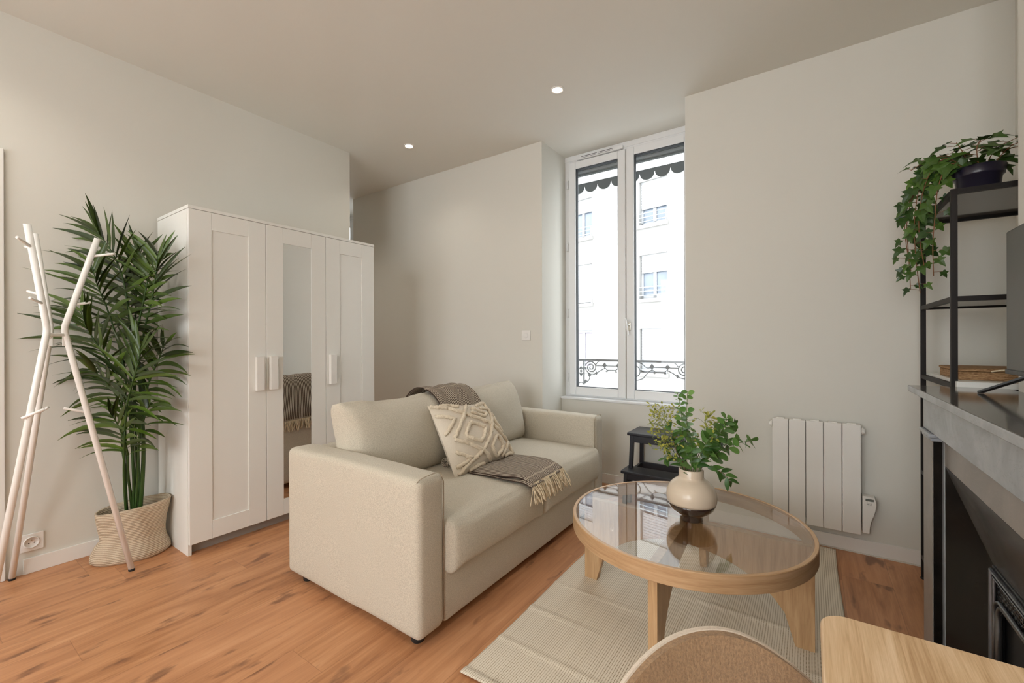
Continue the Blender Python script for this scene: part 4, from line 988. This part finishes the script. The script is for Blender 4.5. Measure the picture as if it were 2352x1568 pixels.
# ------------------------------------------------------------------ shelving unit
sx0, sx1, sy0, sy1 = .4415, .782, 2.296, 2.856; HT = 1.728
sh = thing('shelving_unit', 'slim black metal shelving unit with glass shelves in the alcove corner', 'shelf', ((sx0 + sx1) / 2, (sy0 + sy1) / 2, 0))
T = .0185
for x in (sx0, sx1 - T):
    for y in (sy0, sy1 - T):
        lg = MB().box(x, x + T, y, y + T, .012, HT).build('leg', M['metal'], sh, bevel=.001)
        MB().lathe([(.009, 0), (.012, .002), (.012, .008), (.009, .012)], (x + T / 2, y + T / 2, 0), 16).build('foot', M['rubber'], lg, smooth=True)
for z in (HT - .016, 1.306, .975, .515, .105):
    fr = MB()
    for y in (sy0 + .001, sy1 - T + .001): fr.box(sx0 + T, sx1 - T, y, y + T - .002, z - .004, z + .015)
    for x in (sx0 + .001, sx1 - T + .001): fr.box(x, x + T - .002, sy0 + T, sy1 - T, z - .004, z + .015)
    f0 = fr.build('shelf_frame', M['metal'], sh)
    top = z > 1.6
    if z != .975: MB().box(sx0 + .004, sx1 - .004, sy0 + .004 if top else sy0 + T, sy1 - .004 if top else sy1 - T, z + (.0105 if top else .001), z + (.0155 if top else .006)).build('top_plate' if top else 'glass_shelf', M['smoke'] if top else M['shglass'], sh)
MB().extr([(.452, 2.268), (sx1 - .002, 2.268), (sx1 - .002, 2.2945), (.762, 2.2945), (.762, 2.84), (.461, 2.84), (.461, 2.2945), (.452, 2.2945)], .979, 1.001, 'z').build('white_board', M['wardrobe'], sh, bevel=.001, seg=1)
tr = thing('wicker_box', 'low brown woven wicker box on the white shelf board', 'wicker box', (.61, 2.52, 1.0012))
MB().extr([(.475, 2.36), (.755, 2.36), (.755, 2.66), (.475, 2.66)], 1.0013, 1.0344, 'z').build('tray', M['wicker'], tr, bevel=.005, seg=2)
lid = MB().extr([(.472, 2.357), (.758, 2.357), (.758, 2.663), (.472, 2.663)], 1.0345, 1.046, 'z').build('lid', M['wicker'], tr, bevel=.004)
MB().tube(smooth_path([(.56, 2.353, 1.037), (.585, 2.345, 1.043), (.61, 2.345, 1.043), (.635, 2.353, 1.037)], 4), .003, 8).build('pull_loop', M['fringe'], lid, smooth=True)

# ------------------------------------------------------------------ ivy
IC = V((.548, 2.450, HT + .0002))
iv = thing('potted_ivy', 'trailing ivy in a black plastic pot on top of the shelving unit', 'plant', tuple(IC))
MB().lathe([(0, 0), (.056, 0), (.059, .004), (.066, .066), (.0725, .069), (.073, .074), (.0775, .103), (.075, .105), (.070, .090), (0, .088)], tuple(IC), 40).build('pot', M['pot'], iv, smooth=True)
MB().lathe([(0, .094), (.05, .093), (.069, .089), (0, .0885)], tuple(IC), 24).build('soil', M['soil'], iv, smooth=True)
IS = [(0, 0), (.16, -.16), (.40, -.20), (.62, -.48), (.60, -.20), (.78, -.17), (1.12, 0), (.78, .17), (.60, .20), (.62, .48), (.40, .20), (.16, .16)]
IS = [(-.02, 0), (-.14, -.16), (-.12, -.36), (.10, -.34), (.34, -.56), (.44, -.24), (.66, -.20), (1.08, 0), (.66, .20), (.44, .24), (.34, .56), (.10, .34), (-.12, .36), (-.14, .16)]
IR = random.Random(11)
def ivyleaf(mb, base, d, nrm, S):
    d = V(d).normalized(); sd = d.cross(V(nrm)).normalized(); u_ = sd.cross(d)
    vs = [V(base) + d * (.42 * S)] + [V(base) + d * (x * S + .05 * S) + sd * (y * S) + u_ * (abs(y) * S * .28 - max(0, x) ** 2 * S * .22) for x, y in IS]
    n = len(IS); mb.add(vs, [(0, 1 + i, 1 + (i + 1) % n) for i in range(n)])
def vine(P, n, S, hang=True, t0=.1):
    pth = smooth_path(P, 6)
    vo = MB().tube(pth, .0016, 6).build('vine_stem', M['vine'], iv, smooth=True)
    m = MB(); tw = MB()
    for i in range(n):
        t = t0 + (1 - t0) * (i + IR.random() * .5) / n; k = min(len(pth) - 1.01, t * (len(pth) - 1)); j = int(k); a = pth[j].lerp(pth[j + 1], k - j)
        ang = IR.uniform(0, 2 * PI); r = V((math.cos(ang), math.sin(ang) * .8, IR.uniform(-.1, .5)))
        b = a + r.normalized() * IR.uniform(.012, .040); tw.tube([a, b], .0009, 4)
        s_ = S * IR.uniform(.85, 1.3) * (1.25 - .5 * t)
        if hang: ivyleaf(m, b, (r.x * .6, r.y * .6, -.75 + IR.uniform(-.2, .3)), (-.45 + IR.uniform(-.4, .4), -.8, .35 + IR.uniform(-.2, .3)), s_)
        else: ivyleaf(m, b, (r.x, r.y, IR.uniform(-.35, .25)), (IR.uniform(-.4, .2), -.45, .8), s_)
    tw.build('leaf_stalks', M['vine'], vo, smooth=True)
    m.build('leaves', M['ivy'], vo, smooth=False)
I = lambda dx, dy, z: (IC.x + dx, IC.y + dy, z)
for P, n, S in (([I(-.03, 0, 1.82), I(-.10, .03, 1.90), I(-.155, .05, 1.83), I(-.175, .07, 1.68), I(-.17, .08, 1.52), I(-.155, .09, 1.36)], 26, .046),
                ([I(-.03, -.02, 1.82), I(-.09, -.01, 1.89), I(-.14, .0, 1.84), I(-.165, .02, 1.72), I(-.165, .04, 1.60), I(-.15, .04, 1.47)], 22, .046),
                ([I(-.03, .02, 1.82), I(-.11, .05, 1.87), I(-.17, .08, 1.80), I(-.195, .10, 1.68), I(-.19, .11, 1.55), I(-.18, .12, 1.46)], 20, .044),
                ([I(-.03, -.03, 1.82), I(-.085, -.03, 1.86), I(-.118, -.03, 1.78), I(-.125, -.01, 1.66), I(-.13, .0, 1.55), I(-.128, .0, 1.42)], 15, .044),
                ([I(-.03, .03, 1.82), I(-.12, .07, 1.86), I(-.18, .10, 1.78), I(-.20, .12, 1.66), I(-.185, .13, 1.50), I(-.18, .13, 1.38)], 16, .042)):
    vine(P, n, S)
for P, n, S in (([I(-.02, .02, 1.82), I(-.06, .03, 1.90), I(-.12, .05, 1.92), I(-.19, .06, 1.885)], 12, .050), ([I(.0, -.02, 1.82), I(-.01, -.03, 1.90), I(.0, -.04, 1.935)], 11, .055), ([I(.02, .02, 1.82), I(.05, .02, 1.90), I(.10, .03, 1.93)], 10, .056),
                ([I(.03, -.02, 1.82), I(.07, -.04, 1.88), I(.11, -.03, 1.90)], 8, .056), ([I(-.02, .0, 1.82), I(-.04, .0, 1.90), I(-.06, .0, 1.95)], 9, .054)):
    vine(P, n, S, False)

# ------------------------------------------------------------------ fireplace
FY0, FY1 = .90, 2.262; FX = .350; FZ = .982; FM = (FY0 + FY1) / 2
fp = thing('fireplace', 'grey and black marble fireplace with a cast-iron insert on the right wall', 'fireplace', ((FX + XC) / 2, FM, 0))
MB().box(.313, XC, FY0, FY1, FZ - .024, FZ).build('mantel_shelf', [M['slatetop']], fp, bevel=.004, seg=2)
bpy.data.objects['mantel_shelf'].data.materials.append(M['slate'])
for p in bpy.data.objects['mantel_shelf'].data.polygons:
    if abs(p.normal.z) < .5: p.material_index = 1
MB().box(FX, XC, FY0 + .052, FY1 - .052, .831, FZ - .024).build('frieze', M['slate'], fp, bevel=.002)
for s in (1, -1):
    Y = lambda y: FM + s * (y - FM)
    def bxs(mb, x0, x1, y0, y1, z0, z1): a, b = sorted((Y(y0), Y(y1))); return mb.box(x0, x1, a, b, z0, z1)
    j = bxs(MB(), FX, FX + .004, 2.070, 2.210, 0, .829).build('jamb', M['jambm'], fp, bevel=.002)
    bxs(MB(), FX + .0045, XC, 2.0705, 2.2095, 0, .829).build('jamb_core', M['blackm'], j, bevel=.001)
    bxs(MB(), FX - .010, FX + .03, 2.060, 2.222, .815, .829).box(FX - .004, FX + .03, *sorted((Y(2.066), Y(2.216))), .803, .815).build('capital', M['slate'], j, bevel=.003)
    bxs(MB(), FX + .025, FX + .036, 2.038, 2.0700, 0, .829).build('inner_edge', M['slate'], j, bevel=.002)
    # splayed cheek running back to the insert
    A, B = (FX + .026, Y(2.040)), (.445, Y(1.855)); m = MB()
    m.add([(A[0], A[1], 0), (B[0], B[1], 0), (B[0], B[1], .493), (A[0], A[1], .728), (A[0] + .03, A[1] + s * .03, 0), (B[0] + .03, B[1] + s * .03, 0), (B[0] + .03, B[1] + s * .03, .50), (A[0] + .03, A[1] + s * .03, .74)],
          [(0, 1, 2, 3), (4, 7, 6, 5), (0, 4, 5, 1), (1, 5, 6, 2), (2, 6, 7, 3), (3, 7, 4, 0)]); m.build('cheek', M['blackm'], fp)
MB().box(FX + .026, FX + .045, 2 * FM - 2.07, 2.07, .728, .831).build('lintel', M['jambm'], fp, bevel=.002)
a, b = 2.040, 1.855; m = MB()
m.add([(FX + .026, 2 * FM - a, .728), (FX + .026, a, .728), (.445, b, .493), (.445, 2 * FM - b, .493), (FX + .056, 2 * FM - a, .745), (FX + .056, a, .745), (.475, b, .51), (.475, 2 * FM - b, .51)],
      [(0, 1, 2, 3), (4, 7, 6, 5), (0, 4, 5, 1), (1, 5, 6, 2), (2, 6, 7, 3), (3, 7, 4, 0)]); m.build('sloped_lintel', mat_marble('streaked_dark_marble', (.03, .028, .027), (.085, .082, .08), (.22, .22, .22), .2, .4, 0., .3), fp)
IX = .445; iy0, iy1 = 2 * FM - 1.855, 1.855
isr = MB(); frame_ = lambda mb, y0, y1, z0, z1, x0, x1, w: mb.box(x0, x1, y0, y0 + w, z0, z1).box(x0, x1, y1 - w, y1, z0, z1).box(x0, x1, y0 + w, y1 - w, z1 - w, z1)
frame_(isr, iy0, iy1, 0, .493, IX - .004, IX + .02, .022); insert = isr.build('insert_frame', M['iron'], fp, bevel=.003)
MB().tube([(IX - .008, iy1 - .012, .01), (IX - .008, iy1 - .012, .481), (IX - .008, iy0 + .012, .481), (IX - .008, iy0 + .012, .01)], .006, 8).tube([(IX - .006, iy1 - .028, .01), (IX - .006, iy1 - .028, .465), (IX - .006, iy0 + .028, .465), (IX - .006, iy0 + .028, .01)], .004, 8).build('moulding', M['ironl'], insert)
MB().box(IX + .02, IX + .024, iy0 + .02, iy1 - .02, 0, .475).build('back_plate', M['rubber'], insert)
gr = MB(); g0, g1 = iy0 + .03, iy1 - .03
def clipz(y): 
    # the arch of the opening below the grille
    d = min(y - g0, g1 - y); return .405 if d > .05 else .36 + .045 * math.sqrt(max(0, 1 - ((.05 - d) / .05) ** 2))
for sgn in (1, -1):
    k = -.6
    while k < 1.6:
        pts = []
        for q in range(60):
            t = q / 59; y = g0 + (g1 - g0) * t; z = .34 + sgn * (y - g0 - k) * .9 + (0 if sgn > 0 else .1)
            if clipz(y) - .01 < z < .462: pts.append((IX + .004, y, z))
        if len(pts) > 1: gr.beam(pts[0], pts[-1], .008, .008, (1, 0, 0))
        k += .022
gr.build('grille', M['ironl'], insert)
AR = [(IX + .0, g1 - .012, .01), (IX, g1 - .012, .33)] + [(IX, g1 - .012 - .05 * (1 - math.cos(k * PI / 16)), .35 + .052 * math.sin(k * PI / 16)) for k in range(0, 9)] + [(IX, g0 + .062 - .05 * math.sin(k * PI / 16), .35 + .052 * math.cos(k * PI / 16)) for k in range(0, 9)] + [(IX, g0 + .012, .01)]
MB().tube(AR, .0085, 8).tube([(p[0] - .006, p[1] + (.012 if p[1] > FM else -.012), p[2] + .010) for p in AR], .005, 8).build('arch', M['ironl'], insert, smooth=True)
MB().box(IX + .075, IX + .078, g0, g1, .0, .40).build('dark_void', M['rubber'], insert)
MB().grid(lambda u, v: V((IX + .012 + .045 * v ** 2, g0 + .03 + (g1 - g0 - .06) * u, .02 + .33 * v)), 12, 10).build('blower_sheet', M['ironl'], insert, smooth=True, solid=.003)
MB().box(.20, XC, FY0 + .03, FY1 - .03, 0, .006).build('hearth_slab', M['blackm'], fp)

# ------------------------------------------------------------------ television
tv = thing('television', 'flat black television with slim legs standing on the mantel shelf', 'television', (.53, 1.64, FZ))
TX = .510; ty0, ty1 = 1.275, 2.003
MB().box(TX, TX + .022, ty0, ty1, 1.050, 1.494).box(TX + .022, TX + .05, ty0 + .12, ty1 - .12, 1.06, 1.30).build('housing', M['tv'], tv, bevel=.002)
MB().box(TX - .0012, TX + .001, ty0 + .005, ty1 - .005, 1.066, 1.490).build('screen', M['screen'], tv)
MB().box(TX - .004, TX + .004, ty0, ty1, 1.050, 1.064).build('lower_bezel', M['iron'], tv, bevel=.002)
for ys, s in ((1.84, 1), (1.44, -1)):
    f = MB(); f.beam((.512, ys, 1.052), (.458, ys + s * .19, FZ + .004), .016, .007); f.beam((.535, ys, 1.052), (.575, ys + s * .14, FZ + .004), .016, .007); f.box(.505, .54, ys - .012, ys + .012, 1.045, 1.07)
    f.build('foot', M['tv'], tv, bevel=.001)

# ------------------------------------------------------------------ dining table and chair
dt = thing('dining_table', 'light oak table with a rounded corner in the right foreground', 'table', (.39, .3, 0))
tx0, tx1, tyb, tyf = .012, .77, -.55, .822; r = .035; o = []
for cx, cy, a0 in ((tx1 - r, tyf - r, 0), (tx0 + r, tyf - r, PI / 2), (tx0 + r, tyb + r, PI), (tx1 - r, tyb + r, 1.5 * PI)):
    for k in range(9): a = a0 + k * PI / 16; o.append((cx + r * math.cos(a), cy + r * math.sin(a)))
MB().extr(o, .712, .740, 'z').build('table_top', M['tabletop'], dt, bevel=.004, seg=3)
for x in (tx0 + .06, tx1 - .06):
    for y in (tyb + .06, tyf - .06): MB().beam((x, y, .712), (x, y, 0), .045, .045, (0, 1, 0)).build('leg', M['tabletop'], dt, bevel=.006)
MB().box(tx0 + .07, tx1 - .07, tyf - .07, tyf - .05, .64, .712).box(tx0 + .07, tx1 - .07, tyb + .05, tyb + .07, .64, .712).build('apron', M['tabletop'], dt)
ch = thing('dining_chair', 'brown felt dining chair with a rounded back beside the oak table', 'chair', (.03, .42, 0))
cn = V((.66, -.751, 0)).normalized(); cu_ = V((-cn.y, cn.x, 0)); cb0 = V((-.088, .622, 0))   # cn: the way the sitter faces
def backp(u, v, off=0., grow=0.):
    """u -1..1 across, v 0..1 up the backrest"""
    a = u * 1.0; hw = .222 + grow
    zt = .748 + grow - (.165 * a * a if a > 0 else .135 * abs(a) ** 2.2); z = .50 + (zt - .50) * v
    wd_ = hw * (1. - .10 * (1 - v) ** 2)
    p = cb0 + cu_ * (a * wd_) + cn * (.075 * a * a - .075 * (v - .3) + off)
    return V((p.x, p.y, z))
def backpad(o0, o1, grow):
    m = MB(); n = 28; k = 14
    def ff(s):
        return lambda u, v: backp(2 * u - 1, v, s * (1 if False else 1) * 1. * 0 + s, grow)
    m.grid(ff(o0), n, k, uvs=False); m.grid(ff(o1), n, k, uvs=False)
    def edge(t):
        if t < .25: return (-1, t * 4)
        if t < .75: return ((t - .25) * 4 - 1, 1)
        return (1, 1 - (t - .75) * 4)
    m.grid(lambda u, v: backp(*edge(u), o0 + (o1 - o0) * v, grow), 96, 4, uvs=False); return m
bmat = backpad(.001, .012, -.0025); bk_ = bmat.build('backrest', M['felt'], ch, smooth=True)
backpad(-.005, .0008, -.0005).build('back_shell', M['shell'], ch, smooth=True)
scn = cb0 + cn * .245
Rz = Matrix.Rotation(math.atan2(cn.y, cn.x), 4, 'Z')
MB().rbox(scn + V((0, 0, .455)), (.215, .215, .03), .028, (12, 12, 6), None, Rz).build('seat', M['felt'], ch, smooth=True)
for a in (-1, 1):
    for b in (-1, 1):
        tp_ = scn + cn * (b * .16) + cu_ * (a * .16); ft = scn + cn * (b * .20) + cu_ * (a * .20)
        MB().tube([tp_ + V((0, 0, .43)), ft], [.014, .010], 12).build('leg', M['metal'], ch, smooth=True)
for a in (-1, 1): MB().beam(scn + cn * -.20 + cu_ * (a * .12) + V((0, 0, .43)), cb0 + cu_ * (a * .12) + cn * -.012 + V((0, 0, .60)), .03, .012, tuple(cu_)).build('back_support', M['metal'], ch)


# ------------------------------------------------------------------ light, sky, camera
w = bpy.data.worlds.new('sky'); w.use_nodes = True; sc.world = w
bgn = w.node_tree.nodes['Background']; bgn.inputs[0].default_value = (.92, .965, 1., 1); bgn.inputs[1].default_value = SKY
for (x0, x1, dd) in ((-2.75, -1.45, .35), (-1.05, .25, 1.5)):
    ld = bpy.data.lights.new('rear_fill_light', 'AREA'); ld.shape = 'RECTANGLE'; ld.size = x1 - x0 - .1; ld.size_y = 1.9; ld.energy = REAR_FILL * dd; ld.color = (1., .965, .92)
    lo = bpy.data.objects.new('rear_fill_light', ld); COL.objects.link(lo); lo.location = ((x0 + x1) / 2, YREAR - .22, 1.55); lo.rotation_euler = (PI / 2, 0, 0)  # area lamps added outside the unseen rear windows as room fill
cam = bpy.data.cameras.new('camera'); co = bpy.data.objects.new('camera', cam); COL.objects.link(co)
cam.sensor_width = 36; cam.lens = 991.7 / 2352 * 36; cam.sensor_fit = 'HORIZONTAL'; cam.clip_start = .02
yaw, pit, rol = math.radians(34.6), math.radians(-.048), math.radians(-.184)
Fw = V((-math.sin(yaw) * math.cos(pit), math.cos(yaw) * math.cos(pit), math.sin(pit))); Rt = V((math.cos(yaw), math.sin(yaw), 0)); Up = Rt.cross(Fw)
R2 = Rt * math.cos(rol) + Up * math.sin(rol); U2 = -Rt * math.sin(rol) + Up * math.cos(rol)
co.matrix_world = Matrix(((R2.x, U2.x, -Fw.x, 0), (R2.y, U2.y, -Fw.y, 0), (R2.z, U2.z, -Fw.z, 1.157), (0, 0, 0, 1)))
sc.camera = co
vs_ = sc.view_settings; vs_.view_transform = 'Standard'; vs_.look = 'None'; vs_.gamma = 1; vs_.use_curve_mapping = False; vs_.exposure = EXPO
cy = sc.cycles; cy.use_denoising = True; cy.max_bounces = 12; cy.diffuse_bounces = 6; cy.glossy_bounces = 6; cy.transparent_max_bounces = 16; cy.sample_clamp_indirect = 6
cy.caustics_reflective = False; cy.caustics_refractive = False
try: cy.denoiser = 'OPENIMAGEDENOISE'
except Exception: pass
